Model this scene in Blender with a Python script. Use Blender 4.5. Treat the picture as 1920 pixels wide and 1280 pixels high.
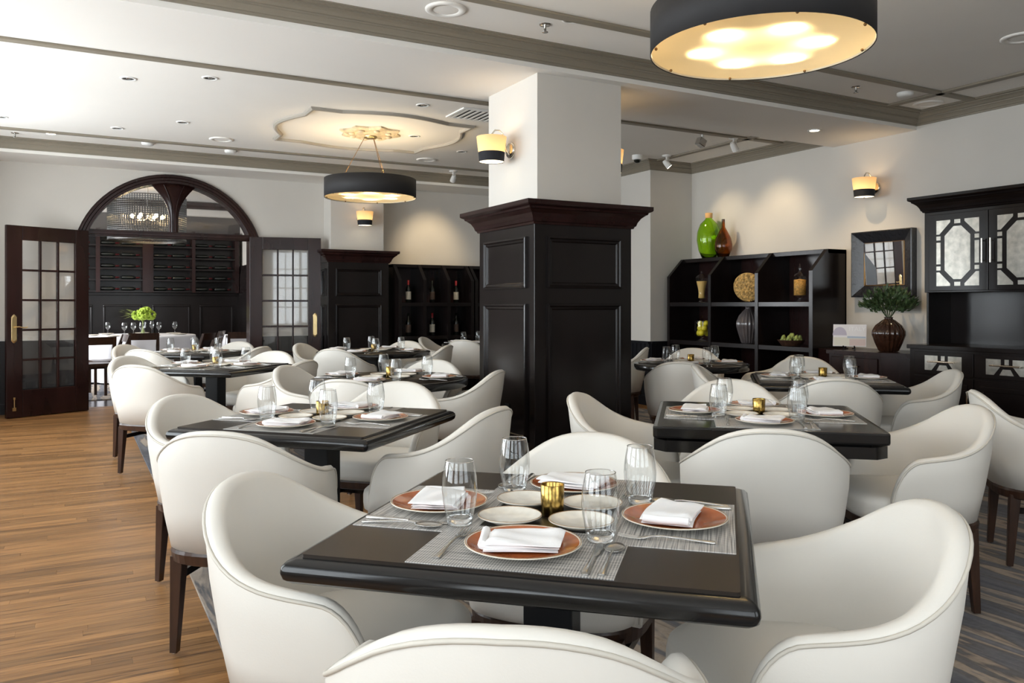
import bpy, math, random
from mathutils import Vector, Matrix
R = math.radians
PI = math.pi
random.seed(7)
for o in list(bpy.data.objects):
    bpy.data.objects.remove(o)
SC = bpy.context.scene
COL = SC.collection

# ------------------------------------------------------------------ camera
F_PX, CX, HY, EYE = 1509.0, 960.0, 572.0, 1.25
TH = math.atan((960 - 138) / F_PX)
cam_d = bpy.data.cameras.new('camera')
cam = bpy.data.objects.new('camera', cam_d)
COL.objects.link(cam)
cam.location = (0, 0, EYE)
cam.rotation_euler = (R(90), 0, -TH)
cam_d.sensor_width = 36.0
cam_d.lens = 36.0 * F_PX / 1920.0
cam_d.shift_y = (HY - 640.0) / 1920.0
cam_d.clip_start = 0.05
SC.camera = cam

# ------------------------------------------------------------------ world, daylight, exposure
SC.view_settings.view_transform = 'Standard'
SC.view_settings.look = 'None'
SC.view_settings.gamma = 1.0
SC.view_settings.use_curve_mapping = False
SC.view_settings.exposure = 0.36
world = bpy.data.worlds.new('sky')
SC.world = world
world.use_nodes = True
bg = world.node_tree.nodes['Background']
bg.inputs[0].default_value = (0.86, 0.93, 1.0, 1)
bg.inputs[1].default_value = 1.5

WIN_LEFT = [-0.55, 1.75, 4.05, 6.35, 8.65]      # window centres along the left wall
WIN_REAR = [-0.2, 2.1]                     # window centres along the rear wall
WIN_W, WIN_Z0, WIN_Z1 = 1.7, 0.65, 2.82
XL, YR, XR, YB = -1.5, -1.8, 6.98, 10.85        # room faces: left, rear, right, arch wall
ZC, ZS = 3.04, 2.90                             # ceiling, beam soffit


def area_light(name, loc, rot, sx, sy, power, color=(1, 1, 1)):
    l = bpy.data.lights.new(name, 'AREA')
    l.shape = 'RECTANGLE'
    l.size, l.size_y, l.energy, l.color = sx, sy, power, color
    o = bpy.data.objects.new(name, l)
    o.location, o.rotation_euler = loc, rot
    COL.objects.link(o)
    return o


for yc in WIN_LEFT:
    area_light('daylight', (XL - 0.55, yc, 1.64), (R(108), 0, R(-90)), WIN_W + .3, 2.3, 72 if yc < 3 else (112 if yc < 6 else 158), (0.90, 0.955, 1.0))
for xc in WIN_REAR:
    area_light('daylight', (xc, YR - 0.45, 1.75), (R(90), 0, 0), WIN_W + .3, 2.3, 34, (0.90, 0.955, 1.0))

# ------------------------------------------------------------------ pixel helpers (a pixel gives a direction only)
FW = Vector((math.sin(TH), math.cos(TH), 0))
RT = Vector((math.cos(TH), -math.sin(TH), 0))


def onz(x, y, z):
    d = FW + RT * ((x - CX) / F_PX) + Vector((0, 0, (HY - y) / F_PX))
    t = (z - EYE) / d.z
    return Vector((d.x * t, d.y * t, z))


# ------------------------------------------------------------------ materials
MATS = {}


def mat(name, col, rough=0.5, metal=0.0, coat=0.0, spec=0.5, noise=0.0, nscale=8.0, stretch=(1, 1, 1),
        bump=0.0, bscale=60.0, emit=None, estr=0.0, trans=0.0, ior=1.45, sss=0.0):
    m = bpy.data.materials.new(name)
    m.use_nodes = True
    nt = m.node_tree
    b = nt.nodes['Principled BSDF']
    b.inputs['Base Color'].default_value = (*col, 1)
    b.inputs['Roughness'].default_value = rough
    b.inputs['Metallic'].default_value = metal
    b.inputs['Coat Weight'].default_value = coat
    b.inputs['Coat Roughness'].default_value = 0.12
    b.inputs['Specular IOR Level'].default_value = spec
    b.inputs['Transmission Weight'].default_value = trans
    b.inputs['IOR'].default_value = ior
    if emit:
        b.inputs['Emission Color'].default_value = (*emit, 1)
        b.inputs['Emission Strength'].default_value = estr
    if noise or bump:
        tc = nt.nodes.new('ShaderNodeTexCoord')
        mp = nt.nodes.new('ShaderNodeMapping')
        mp.inputs['Scale'].default_value = stretch
        nt.links.new(tc.outputs['Object'], mp.inputs[0])
    if noise:
        n = nt.nodes.new('ShaderNodeTexNoise')
        n.inputs['Scale'].default_value = nscale
        n.inputs['Detail'].default_value = 6
        nt.links.new(mp.outputs[0], n.inputs[0])
        r = nt.nodes.new('ShaderNodeValToRGB')
        r.color_ramp.elements[0].position = .3
        r.color_ramp.elements[1].position = .7
        r.color_ramp.elements[0].color = (*[c * (1 - noise) for c in col], 1)
        r.color_ramp.elements[1].color = (*[min(1, c * (1 + noise)) for c in col], 1)
        nt.links.new(n.outputs[0], r.inputs[0])
        nt.links.new(r.outputs[0], b.inputs['Base Color'])
    if bump:
        n2 = nt.nodes.new('ShaderNodeTexNoise')
        n2.inputs['Scale'].default_value = bscale
        n2.inputs['Detail'].default_value = 4
        nt.links.new(mp.outputs[0], n2.inputs[0])
        bp = nt.nodes.new('ShaderNodeBump')
        bp.inputs['Strength'].default_value = bump
        bp.inputs['Distance'].default_value = 0.01
        nt.links.new(n2.outputs[0], bp.inputs['Height'])
        nt.links.new(bp.outputs[0], b.inputs['Normal'])
    MATS[name] = m
    return m


def thin_glass(name, tint=(1, 1, 1), rough=0.02, ior=1.45, haze=0.0, edge=4.0, k0=1.6):
    m = bpy.data.materials.new(name)
    m.use_nodes = True
    nt = m.node_tree
    nt.nodes.remove(nt.nodes['Principled BSDF'])
    out = nt.nodes['Material Output']
    tr = nt.nodes.new('ShaderNodeBsdfTransparent')
    tr.inputs[0].default_value = (*tint, 1)
    gl = nt.nodes.new('ShaderNodeBsdfGlossy')
    gl.inputs['Roughness'].default_value = rough
    lw = nt.nodes.new('ShaderNodeLayerWeight')     # Schlick reflectance of a thin pane
    lw.inputs[0].default_value = .5
    pw = nt.nodes.new('ShaderNodeMath')
    pw.operation = 'POWER'
    pw.inputs[1].default_value = edge
    nt.links.new(lw.outputs['Facing'], pw.inputs[0])
    f0 = ((ior - 1) / (ior + 1)) ** 2
    fr = nt.nodes.new('ShaderNodeMath')
    fr.operation = 'MULTIPLY_ADD'
    fr.inputs[1].default_value = .75
    fr.inputs[2].default_value = f0 * k0
    nt.links.new(pw.outputs[0], fr.inputs[0])
    mx = nt.nodes.new('ShaderNodeMixShader')
    nt.links.new(fr.outputs[0], mx.inputs[0])
    nt.links.new(tr.outputs[0], mx.inputs[1])
    nt.links.new(gl.outputs[0], mx.inputs[2])
    last = mx
    if haze:
        df = nt.nodes.new('ShaderNodeBsdfDiffuse')
        df.inputs[0].default_value = (.8, .8, .8, 1)
        m2 = nt.nodes.new('ShaderNodeMixShader')
        m2.inputs[0].default_value = haze
        nt.links.new(mx.outputs[0], m2.inputs[1])
        nt.links.new(df.outputs[0], m2.inputs[2])
        last = m2
    nt.links.new(last.outputs[0], out.inputs[0])
    MATS[name] = m
    return m


def shade_mat(name, col, transl=0.5):
    m = bpy.data.materials.new(name)
    m.use_nodes = True
    nt = m.node_tree
    nt.nodes.remove(nt.nodes['Principled BSDF'])
    out = nt.nodes['Material Output']
    d = nt.nodes.new('ShaderNodeBsdfDiffuse')
    t = nt.nodes.new('ShaderNodeBsdfTranslucent')
    d.inputs[0].default_value = (*col, 1)
    t.inputs[0].default_value = (*col, 1)
    mx = nt.nodes.new('ShaderNodeMixShader')
    mx.inputs[0].default_value = transl
    nt.links.new(d.outputs[0], mx.inputs[1])
    nt.links.new(t.outputs[0], mx.inputs[2])
    nt.links.new(mx.outputs[0], out.inputs[0])
    MATS[name] = m
    return m


mat('wall', (.63, .595, .545), .75, noise=.02, nscale=2, bump=.03, bscale=90)
mat('ceil', (.82, .785, .735), .8, noise=.015, nscale=1.5)
mat('taupe', (.25, .215, .165), .55, noise=.04, nscale=3)
mat('espresso', (.0085, .0058, .0055), .23, coat=.08, spec=.34, noise=.35, nscale=5, stretch=(1, 1, .15), bump=.02, bscale=30)
mat('mahogany', (.019, .0068, .0060), .25, coat=.10, spec=.34, noise=.35, nscale=5, stretch=(1, 1, .15))
mat('beadblack', (.009, .009, .011), .42, spec=.3)
mat('leather', (.74, .705, .645), .42, bump=.035, bscale=220, noise=.012, nscale=3)
mat('piping', (.60, .56, .49), .45)
mat('walnut', (.040, .017, .009), .38, coat=.2, noise=.45, nscale=6, stretch=(6, 6, .8))
mat('steel', (.62, .61, .59), .22, metal=1)
mat('brass', (.72, .55, .28), .28, metal=1)
mat('nickel', (.70, .66, .58), .2, metal=1)
mat('tableblack', (.008, .0075, .0075), .17, coat=.12, spec=.45)
mat('tabletop', (.020, .014, .010), .34, noise=.15, nscale=4, spec=.35)
mat('pedestal', (.009, .010, .012), .38, spec=.3)
mat('terracotta', (.42, .112, .032), .16, coat=.5, noise=.25, nscale=14)
mat('creamware', (.74, .69, .60), .2, coat=.4, noise=.06, nscale=18)
mat('sideware', (.76, .72, .64), .22, coat=.4, noise=.12, nscale=26)
mat('rimbrown', (.30, .17, .07), .3)
mat('linen', (.88, .87, .87), .85, bump=.06, bscale=300)
mat('tablecloth', (.80, .80, .84), .9)
mat('gold', (.42, .27, .075), .2, metal=1, noise=.85, nscale=34)
mat('drumblack', (.018, .017, .018), .7)
mat('fabricblack', (.014, .014, .018), .8)
mat('white_metal', (.78, .76, .72), .4)
mat('plastic_white', (.80, .79, .76), .5)
mat('darkhole', (.03, .028, .025), .5)
mat('bottle', (.008, .010, .008), .12, coat=.6)
mat('labelcream', (.75, .70, .60), .7, noise=.10, nscale=120)
mat('labeldark', (.10, .065, .05), .6, noise=.3, nscale=90)
mat('capsule', (.40, .02, .03), .3, coat=.4)
mat('greenleaf', (.055, .095, .035), .45, noise=.5, nscale=30)
mat('limeflower', (.36, .50, .05), .6, noise=.3, nscale=40)
mat('vasebrown', (.045, .017, .009), .14, coat=.8, noise=.3, nscale=10)
mat('vasegrey', (.10, .085, .085), .18, coat=.8, noise=.2, nscale=10)
mat('cork', (.55, .33, .14), .8)
mat('lemon', (.75, .62, .03), .4)
mat('artichoke', (.30, .36, .10), .6, noise=.4, nscale=40)
mat('basket', (.05, .022, .012), .6, noise=.4, nscale=60)
mat('pasta', (.72, .47, .15), .6, noise=.15, nscale=60, stretch=(8, 8, .6))
mat('pasta2', (.62, .33, .08), .6, noise=.45, nscale=50)
mat('seeddisc', (.58, .36, .12), .7, noise=.55, nscale=38, bump=.8, bscale=40)
mat('mirror', (.92, .92, .92), .01, metal=1)
mat('antique', (.50, .48, .43), .30, metal=1, noise=.22, nscale=22)
mat('frameblack', (.022, .023, .028), .22, coat=.5, bump=.9, bscale=28)
mat('bronze', (.30, .17, .07), .35, metal=1)
mat('greyseat', (.11, .11, .11), .7)
mat('rosette', (.60, .50, .34), .5, noise=.35, nscale=14, bump=.6, bscale=22)
mat('paperwhite', (.78, .77, .80), .6)
mat('ink_blue', (.42, .50, .62), .6)
mat('ink_rose', (.62, .50, .48), .6)
mat('ink_lilac', (.50, .47, .58), .6)
mat('ink_white', (.88, .89, .92), .6)
mat('ink_sand', (.70, .68, .60), .6)
mat('wineroom_dark', (.06, .05, .045), .6)
mat('bulb', (1, .9, .7), .5, emit=(1, .72, .36), estr=60)
mat('lamp_lit', (1, .95, .85), .5, emit=(1, .86, .62), estr=25)
mat('diffuser_sconce', (1, .95, .85), .5, emit=(1, .83, .55), estr=2.2)
thin_glass('pane', haze=.015)
thin_glass('glassthin', (.97, .98, .98))
thin_glass('rods', (.50, .52, .54), rough=.08, ior=1.5)
mat('darksteel', (.12, .115, .11), .3, metal=1)
mat('capsule_dark', (.10, .012, .015), .4)
mat('medal', (.36, .325, .275), .6)
mat('greenglass', (.60, .86, .10), .02, trans=1.0, ior=1.45)
mat('amberglass', (.62, .27, .05), .02, trans=1.0, ior=1.45)
thin_glass('glassware', (.93, .94, .94), rough=.01, edge=2.2, k0=2.6)
mat('tumbler', (1, 1, 1), 0.0, trans=1.0, ior=1.45)
shade_mat('linenshade', (.80, .60, .36), .42)
shade_mat('drumdiffuser', (.93, .80, .55), .6)
shade_mat('shadewhite', (.92, .85, .70), .3)


def floor_material():
    m = bpy.data.materials.new('oak_strip')
    m.use_nodes = True
    nt = m.node_tree
    b = nt.nodes['Principled BSDF']
    b.inputs['Roughness'].default_value = .38
    b.inputs['Specular IOR Level'].default_value = .35
    at = nt.nodes.new('ShaderNodeAttribute')
    at.attribute_name = 'rnd'
    g = nt.nodes.new('ShaderNodeNewGeometry')
    mp = nt.nodes.new('ShaderNodeMapping')
    mp.inputs['Scale'].default_value = (1.3, 30, 1)
    ad = nt.nodes.new('ShaderNodeVectorMath')
    ad.operation = 'ADD'
    sc = nt.nodes.new('ShaderNodeVectorMath')
    sc.operation = 'SCALE'
    sc.inputs[0].default_value = (31, 7, 13)
    nt.links.new(at.outputs['Fac'], sc.inputs['Scale'])
    nt.links.new(g.outputs['Position'], mp.inputs[0])
    nt.links.new(mp.outputs[0], ad.inputs[0])
    nt.links.new(sc.outputs[0], ad.inputs[1])
    n = nt.nodes.new('ShaderNodeTexNoise')
    n.inputs['Scale'].default_value = 2.2
    n.inputs['Detail'].default_value = 8
    n.inputs['Roughness'].default_value = .65
    n.inputs['Distortion'].default_value = .6
    nt.links.new(ad.outputs[0], n.inputs[0])
    r = nt.nodes.new('ShaderNodeValToRGB')
    e = r.color_ramp.elements
    e[0].position, e[0].color = .30, (.070, .030, .011, 1)
    e[1].position, e[1].color = .70, (.43, .225, .085, 1)
    x = r.color_ramp.elements.new(.45)
    x.color = (.27, .130, .047, 1)
    nt.links.new(n.outputs[0], r.inputs[0])
    hs = nt.nodes.new('ShaderNodeHueSaturation')
    mr = nt.nodes.new('ShaderNodeMapRange')
    mr.inputs['To Min'].default_value = .66
    mr.inputs['To Max'].default_value = 1.22
    nt.links.new(at.outputs['Fac'], mr.inputs['Value'])
    nt.links.new(mr.outputs[0], hs.inputs['Value'])
    nt.links.new(r.outputs[0], hs.inputs['Color'])
    nt.links.new(hs.outputs[0], b.inputs['Base Color'])
    MATS['oak'] = m


floor_material()


def rug_material():
    m = bpy.data.materials.new('rug_stripe')
    m.use_nodes = True
    nt = m.node_tree
    b = nt.nodes['Principled BSDF']
    b.inputs['Roughness'].default_value = .95
    b.inputs['Specular IOR Level'].default_value = .15
    g = nt.nodes.new('ShaderNodeNewGeometry')
    mp = nt.nodes.new('ShaderNodeMapping')
    mp.inputs['Scale'].default_value = (7.5, 1.0, 1)
    mp.inputs['Rotation'].default_value = (0, 0, R(6))
    nt.links.new(g.outputs['Position'], mp.inputs[0])
    n = nt.nodes.new('ShaderNodeTexNoise')
    n.inputs['Scale'].default_value = 1.15
    n.inputs['Detail'].default_value = 5
    n.inputs['Distortion'].default_value = .8
    nt.links.new(mp.outputs[0], n.inputs[0])
    r = nt.nodes.new('ShaderNodeValToRGB')
    e = r.color_ramp.elements
    e[0].position, e[0].color = .30, (.030, .032, .042, 1)
    e[1].position, e[1].color = .74, (.11, .11, .13, 1)
    for p, c in ((.42, (.075, .075, .088, 1)), (.50, (.050, .046, .048, 1)), (.545, (.26, .19, .135, 1)), (.60, (.24, .185, .14, 1)), (.65, (.06, .06, .07, 1))):
        x = r.color_ramp.elements.new(p)
        x.color = c
    nt.links.new(n.outputs[0], r.inputs[0])
    n2 = nt.nodes.new('ShaderNodeTexNoise')
    n2.inputs['Scale'].default_value = 60
    n2.inputs['Detail'].default_value = 3
    nt.links.new(g.outputs['Position'], n2.inputs[0])
    mx = nt.nodes.new('ShaderNodeMix')
    mx.data_type = 'RGBA'
    mx.blend_type = 'MULTIPLY'
    mx.inputs['Factor'].default_value = .5
    nt.links.new(r.outputs[0], mx.inputs['A'])
    nt.links.new(n2.outputs[0], mx.inputs['B'])
    gm = nt.nodes.new('ShaderNodeGamma')
    gm.inputs[1].default_value = .60
    nt.links.new(mx.outputs['Result'], gm.inputs[0])
    nt.links.new(gm.outputs[0], b.inputs['Base Color'])
    bp = nt.nodes.new('ShaderNodeBump')
    bp.inputs['Strength'].default_value = .4
    nt.links.new(n2.outputs[0], bp.inputs['Height'])
    nt.links.new(bp.outputs[0], b.inputs['Normal'])
    MATS['rug'] = m


rug_material()


def woven_material():
    m = bpy.data.materials.new('woven_mat')
    m.use_nodes = True
    nt = m.node_tree
    b = nt.nodes['Principled BSDF']
    b.inputs['Roughness'].default_value = .45
    tc = nt.nodes.new('ShaderNodeTexCoord')
    sp = nt.nodes.new('ShaderNodeSeparateXYZ')
    nt.links.new(tc.outputs['Object'], sp.inputs[0])
    mp = nt.nodes.new('ShaderNodeMapping')
    mp.inputs['Scale'].default_value = (6, 330, 1)
    nt.links.new(tc.outputs['Object'], mp.inputs[0])
    n = nt.nodes.new('ShaderNodeTexNoise')
    n.inputs['Scale'].default_value = 1.0
    n.inputs['Detail'].default_value = 2
    nt.links.new(mp.outputs[0], n.inputs[0])
    w = nt.nodes.new('ShaderNodeTexWave')
    w.inputs['Scale'].default_value = 55
    w.bands_direction = 'X'
    nt.links.new(tc.outputs['Object'], w.inputs[0])
    ma = nt.nodes.new('ShaderNodeMath')
    ma.operation = 'MULTIPLY_ADD'
    ma.inputs[1].default_value = .22
    nt.links.new(w.outputs['Fac'], ma.inputs[0])
    nt.links.new(n.outputs[0], ma.inputs[2])
    r = nt.nodes.new('ShaderNodeValToRGB')
    e = r.color_ramp.elements
    e[0].position, e[0].color = .42, (.10, .095, .09, 1)
    e[1].position, e[1].color = .78, (.62, .59, .55, 1)
    x = r.color_ramp.elements.new(.58)
    x.color = (.33, .32, .31, 1)
    nt.links.new(ma.outputs[0], r.inputs[0])
    nt.links.new(r.outputs[0], b.inputs['Base Color'])
    MATS['woven'] = m


woven_material()

# ------------------------------------------------------------------ mesh builder


class MB:
    def __init__(self):
        self.v, self.f, self.s, self.att = [], [], [], []

    def add(self, verts, faces, smooth=False, a=0.0):
        n = len(self.v)
        self.v += [tuple(p) for p in verts]
        for f in faces:
            self.f.append(tuple(i + n for i in f))
            self.s.append(smooth)
            self.att.append(a)
        return self

    def box(self, x0, x1, y0, y1, z0, z1, a=0.0):
        v = [(x0, y0, z0), (x1, y0, z0), (x1, y1, z0), (x0, y1, z0), (x0, y0, z1), (x1, y0, z1), (x1, y1, z1), (x0, y1, z1)]
        f = [(0, 3, 2, 1), (4, 5, 6, 7), (0, 1, 5, 4), (1, 2, 6, 5), (2, 3, 7, 6), (3, 0, 4, 7)]
        return self.add(v, f, False, a)

    def loft(self, rings, smooth=True, closed=True, cap0=True, cap1=True):
        n = len(rings[0])
        v = [p for r in rings for p in r]
        f = []
        m = n if closed else n - 1
        for i in range(len(rings) - 1):
            for j in range(m):
                k = (j + 1) % n
                f.append((i * n + j, i * n + k, (i + 1) * n + k, (i + 1) * n + j))
        self.add(v, f, smooth)
        if cap0:
            self.add(rings[0], [tuple(reversed(range(n)))], False)
        if cap1:
            self.add(rings[-1], [tuple(range(n))], False)
        return self

    def lathe(self, prof, seg=32, c=(0, 0, 0), rib=0, ramp=0.0, smooth=True):
        rings = []
        for r, z in prof:
            ring = []
            for j in range(seg):
                t = 2 * PI * j / seg
                rr = r * (1 + ramp * math.cos(rib * t)) if rib else r
                ring.append((c[0] + rr * math.cos(t), c[1] + rr * math.sin(t), c[2] + z))
            rings.append(ring)
        return self.loft(rings, smooth, True, False, False)

    def tube(self, pts, r, seg=8, smooth=True, closed=False):
        pts = [Vector(p) for p in pts]
        rings = []
        n = len(pts)
        for i, p in enumerate(pts):
            a = pts[i - 1] if (i or closed) else p
            b = pts[(i + 1) % n] if (i < n - 1 or closed) else p
            t = (b - a).normalized()
            up = Vector((0, 0, 1)) if abs(t.z) < .95 else Vector((1, 0, 0))
            s = t.cross(up).normalized()
            q = s.cross(t)
            rr = r[i] if isinstance(r, (list, tuple)) else r
            rings.append([tuple(p + (s * math.cos(2 * PI * j / seg) + q * math.sin(2 * PI * j / seg)) * rr) for j in range(seg)])
        if closed:
            rings.append(rings[0])
        return self.loft(rings, smooth, True, not closed, not closed)

    def prism(self, poly, z0, z1, smooth=False):
        return self.loft([[(x, y, z0) for x, y in poly], [(x, y, z1) for x, y in poly]], smooth)

    def sphere(self, c, r, seg=12, rings=8, sz=1.0):
        prof = [(r * math.sin(PI * i / rings), -r * sz * math.cos(PI * i / rings)) for i in range(rings + 1)]
        prof[0] = (0, prof[0][1])
        prof[-1] = (0, prof[-1][1])
        return self.lathe(prof, seg, c)

    def xform(self, M):
        self.v = [tuple(M @ Vector(p)) for p in self.v]
        return self

    def build(self, name, m, parent=None, loc=(0, 0, 0), rz=0.0, bevel=0.0, attr=False):
        me = bpy.data.meshes.new(name)
        me.from_pydata(self.v, [], self.f)
        me.polygons.foreach_set('use_smooth', self.s)
        if attr:
            at = me.attributes.new('rnd', 'FLOAT', 'FACE')
            at.data.foreach_set('value', self.att)
        me.materials.append(MATS[m])
        me.update()
        o = bpy.data.objects.new(name, me)
        o.location, o.rotation_euler = loc, (0, 0, rz)
        COL.objects.link(o)
        if parent:
            o.parent = parent
        if bevel:
            md = o.modifiers.new('bevel', 'BEVEL')
            md.width, md.segments, md.limit_method, md.angle_limit = bevel, 2, 'ANGLE', R(40)
        return o


def tag(o, label, cat, group=None):
    o['label'], o['category'] = label, cat
    if group:
        o['group'] = group
    return o


def thing(name, label, cat, loc=(0, 0, 0), rz=0.0, group=None):
    o = bpy.data.objects.new(name, None)
    o.empty_display_size = .1
    o.location, o.rotation_euler = loc, (0, 0, rz)
    COL.objects.link(o)
    return tag(o, label, cat, group)


def struct(o):
    o['kind'] = 'structure'
    return o


def kids(o):
    return [c for c in bpy.data.objects if c.parent == o]


def tree(o):
    return [(c, tree(c)) for c in kids(o)]


def dup(src, tr, loc, rz, label=None, group=None):
    r = src.copy()
    COL.objects.link(r)
    r.location, r.rotation_euler = loc, (0, 0, rz)
    if label:
        r['label'] = label
    if group:
        r['group'] = group

    def rec(t, p):
        for c, sub in t:
            d = c.copy()
            COL.objects.link(d)
            d.parent = p
            rec(sub, d)
    rec(tr, r)
    return r


class Proto:
    """first use places the original, later uses place copies"""

    def __init__(self, o):
        self.o, self.t, self.used = o, tree(o), False

    def put(self, loc, rz, label, group):
        if not self.used:
            self.used = True
            self.o.location, self.o.rotation_euler = loc, (0, 0, rz)
            self.o['label'] = label
            if group:
                self.o['group'] = group
            return self.o
        return dup(self.o, self.t, loc, rz, label, group)


def sweep(path, prof, closed=False, side=1, smooth=False):
    """sweep profile [(offset, z)] along an xy path with mitred corners; offset is to the left when side=1"""
    P = [Vector((p[0], p[1])) for p in path]
    n = len(P)
    rings = []
    for i in range(n):
        a = P[i - 1] if (i or closed) else None
        b = P[(i + 1) % n] if (i < n - 1 or closed) else None
        ns = []
        if a is not None:
            d = (P[i] - a).normalized()
            ns.append(Vector((-d.y, d.x)))
        if b is not None:
            d = (b - P[i]).normalized()
            ns.append(Vector((-d.y, d.x)))
        if len(ns) == 2:
            m = ns[0] + ns[1]
            m = m / max(1e-6, m.length_squared) * 2
        else:
            m = ns[0]
        rings.append([(P[i].x + m.x * o * side, P[i].y + m.y * o * side, z) for o, z in prof])
    if closed:
        rings.append(rings[0])
    mb = MB()
    mb.loft(rings, smooth, True, not closed, not closed)
    return mb


def rrect(hx, hy, r, seg=5, cx=0, cy=0):
    pts = []
    for sx, sy, a0 in ((1, 1, 0), (-1, 1, 90), (-1, -1, 180), (1, -1, 270)):
        for k in range(seg + 1):
            a = R(a0 + 90 * k / seg)
            pts.append((cx + sx * (hx - r) + r * math.cos(a), cy + sy * (hy - r) + r * math.sin(a)))
    return pts


def wall_cells(mb, u0, u1, z0, z1, holes, put):
    us = sorted({u0, u1, *[h[0] for h in holes], *[h[1] for h in holes]})
    zs = sorted({z0, z1, *[h[2] for h in holes], *[h[3] for h in holes]})
    for i in range(len(us) - 1):
        for j in range(len(zs) - 1):
            uc, zc = (us[i] + us[i + 1]) / 2, (zs[j] + zs[j + 1]) / 2
            if any(h[0] < uc < h[1] and h[2] < zc < h[3] for h in holes):
                continue
            put(us[i], us[i + 1], zs[j], zs[j + 1])


# ================================================================== STRUCTURE
# ---- floor: strip planks run along X
PW = .057
RUG1 = (.47, 6.05, -1.1, 4.42)
RUG2 = (.50, 6.00, 6.22, 9.95)
fl = MB()
fl.box(XL - .3, XR + .3, YR - .3, YB + .6, -.10, -.012)
floor = struct(fl.build('floor', 'walnut'))
rest = MB()
rows = int((YB + .3 - YR) / PW)
rng = random.Random(3)
npl = 0
for k in range(rows):
    y0 = YR + k * PW
    x = XL - rng.random() * 1.2
    while x < XR:
        L = rng.uniform(.6, 2.0)
        a, b = max(x, XL), min(x + L, XR)
        x += L
        if b - a < .02:
            continue
        rv = rng.random()
        near = 2.25 < y0 < 4.9 and a < .47 and b > -1.0
        if near and npl < 280:
            p = MB().box(a + .0004, b - .0004, y0 + .0004, y0 + PW - .0004, -.012, 0, rv)
            p.build('plank', 'oak', floor, attr=True)
            npl += 1
        else:
            rest.box(a + .0004, b - .0004, y0 + .0004, y0 + PW - .0004, -.012, 0, rv)
ro = rest.build('plank_field', 'oak', floor, attr=True)
ro['kind'] = 'stuff'

# ---- ceiling and beams
struct(MB().box(XL - .3, XR + .3, YR - .3, YB, ZC, ZC + .08).build('ceiling', 'ceil'))
beam = struct(MB().box(XL, XR, 4.84, 5.78, ZS, ZC).build('ceiling_beam', 'ceil'))
bulk = struct(MB().box(XL, 6.31, 10.2, YB, ZS, ZC).build('ceiling_bulkhead', 'ceil'))
CROWN = [(0, 2.935), (.016, 2.935), (.016, 2.949), (.024, 2.951), (.030, 2.962), (.046, 2.981), (.054, 2.983), (.054, 2.994), (.064, 2.996), (.080, 3.011), (.104, 3.019), (.114, 3.019), (.114, 3.027), (.150, 3.027), (.150, 3.033), (.162, 3.033), (.162, 3.041), (0, 3.041)]
# path walked with the room on the right-hand side (side=-1)
c1 = sweep([(XL, 4.84), (XR, 4.84), (XR, YR)], CROWN, side=-1)
struct(c1.build('trim_1', 'taupe'))
c2 = sweep([(XL, 10.2), (6.31, 10.2), (6.31, 7.98), (XR, 7.98), (XR, 5.78), (XL, 5.78)], CROWN, side=-1)
struct(c2.build('trim_2', 'taupe'))


def strip(name, x0, x1, y0, y1, zt=ZC):
    prof_z = zt - .018
    mb = MB().box(x0, x1, y0, y1, prof_z, zt + .001)
    return struct(mb.build(name, 'taupe', bevel=.006))


TW = .075
strip('trim_3', XL, XR - .14, 4.22 - TW / 2, 4.22 + TW / 2)
strip('trim_4', 6.40 - TW / 2, 6.40 + TW / 2, YR, 4.70)
strip('trim_5', XL, XR - .14, 6.36 - TW / 2, 6.36 + TW / 2)
strip('trim_6', XL, 6.17, 9.56 - TW / 2, 9.56 + TW / 2)
strip('trim_7', 6.33 - TW / 2, 6.33 + TW / 2, 5.92, 7.84)

# ---- medallion moulding on the ceiling
MX, MY, HA, HB = 2.70, 8.02, .80, .77


def medal_path():
    pts = []

    def side(p0, p1, nrm, bul):
        p0, p1, nrm = Vector(p0), Vector(p1), Vector(nrm)
        d = p1 - p0
        out = [p0, p0 + d * .17]
        for k in range(0, 15):
            t = k / 14
            out.append(p0 + d * (.17 + .66 * t) + nrm * (bul * math.sin(PI * t) + .0))
        out.append(p0 + d * .83)
        return out[:1] + [out[1]] + out[3:-2] + [out[-1]]
    C = [(-HA, -HB), (HA, -HB), (HA, HB), (-HA, HB)]
    N = [(0, -1), (1, 0), (0, 1), (-1, 0)]
    for i in range(4):
        pts += side(C[i], C[(i + 1) % 4], N[i], .15 if i % 2 else .13)
    return [(MX + p[0], MY + p[1]) for p in pts]


med = sweep(medal_path(), [(-.022, ZC + .001), (-.022, ZC - .012), (-.008, ZC - .026), (.012, ZC - .026), (.022, ZC - .010), (.022, ZC + .001)], closed=True)
struct(med.build('trim_8', 'medal'))

# ---- walls
wl = MB()
holes = [(yc - WIN_W / 2, yc + WIN_W / 2, WIN_Z0, WIN_Z1) for yc in WIN_LEFT]
wall_cells(wl, YR - .25, YB + .25, 0, ZC, holes, lambda a, b, c, d: wl.box(XL - .25, XL, a, b, c, d))
struct(wl.build('wall_left', 'wall'))
wr = MB()
holes = [(xc - WIN_W / 2, xc + WIN_W / 2, WIN_Z0, WIN_Z1) for xc in WIN_REAR]
wall_cells(wr, XL, XR, 0, ZC, holes, lambda a, b, c, d: wr.box(a, b, YR - .25, YR, c, d))
struct(wr.build('wall_rear', 'wall'))
struct(MB().box(XR, XR + .2, YR - .25, YB + .25, 0, ZC).build('wall_right', 'wall'))
struct(MB().box(6.31, XR, 7.98, YB, 0, ZC).build('wall_right_return', 'wall'))

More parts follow.
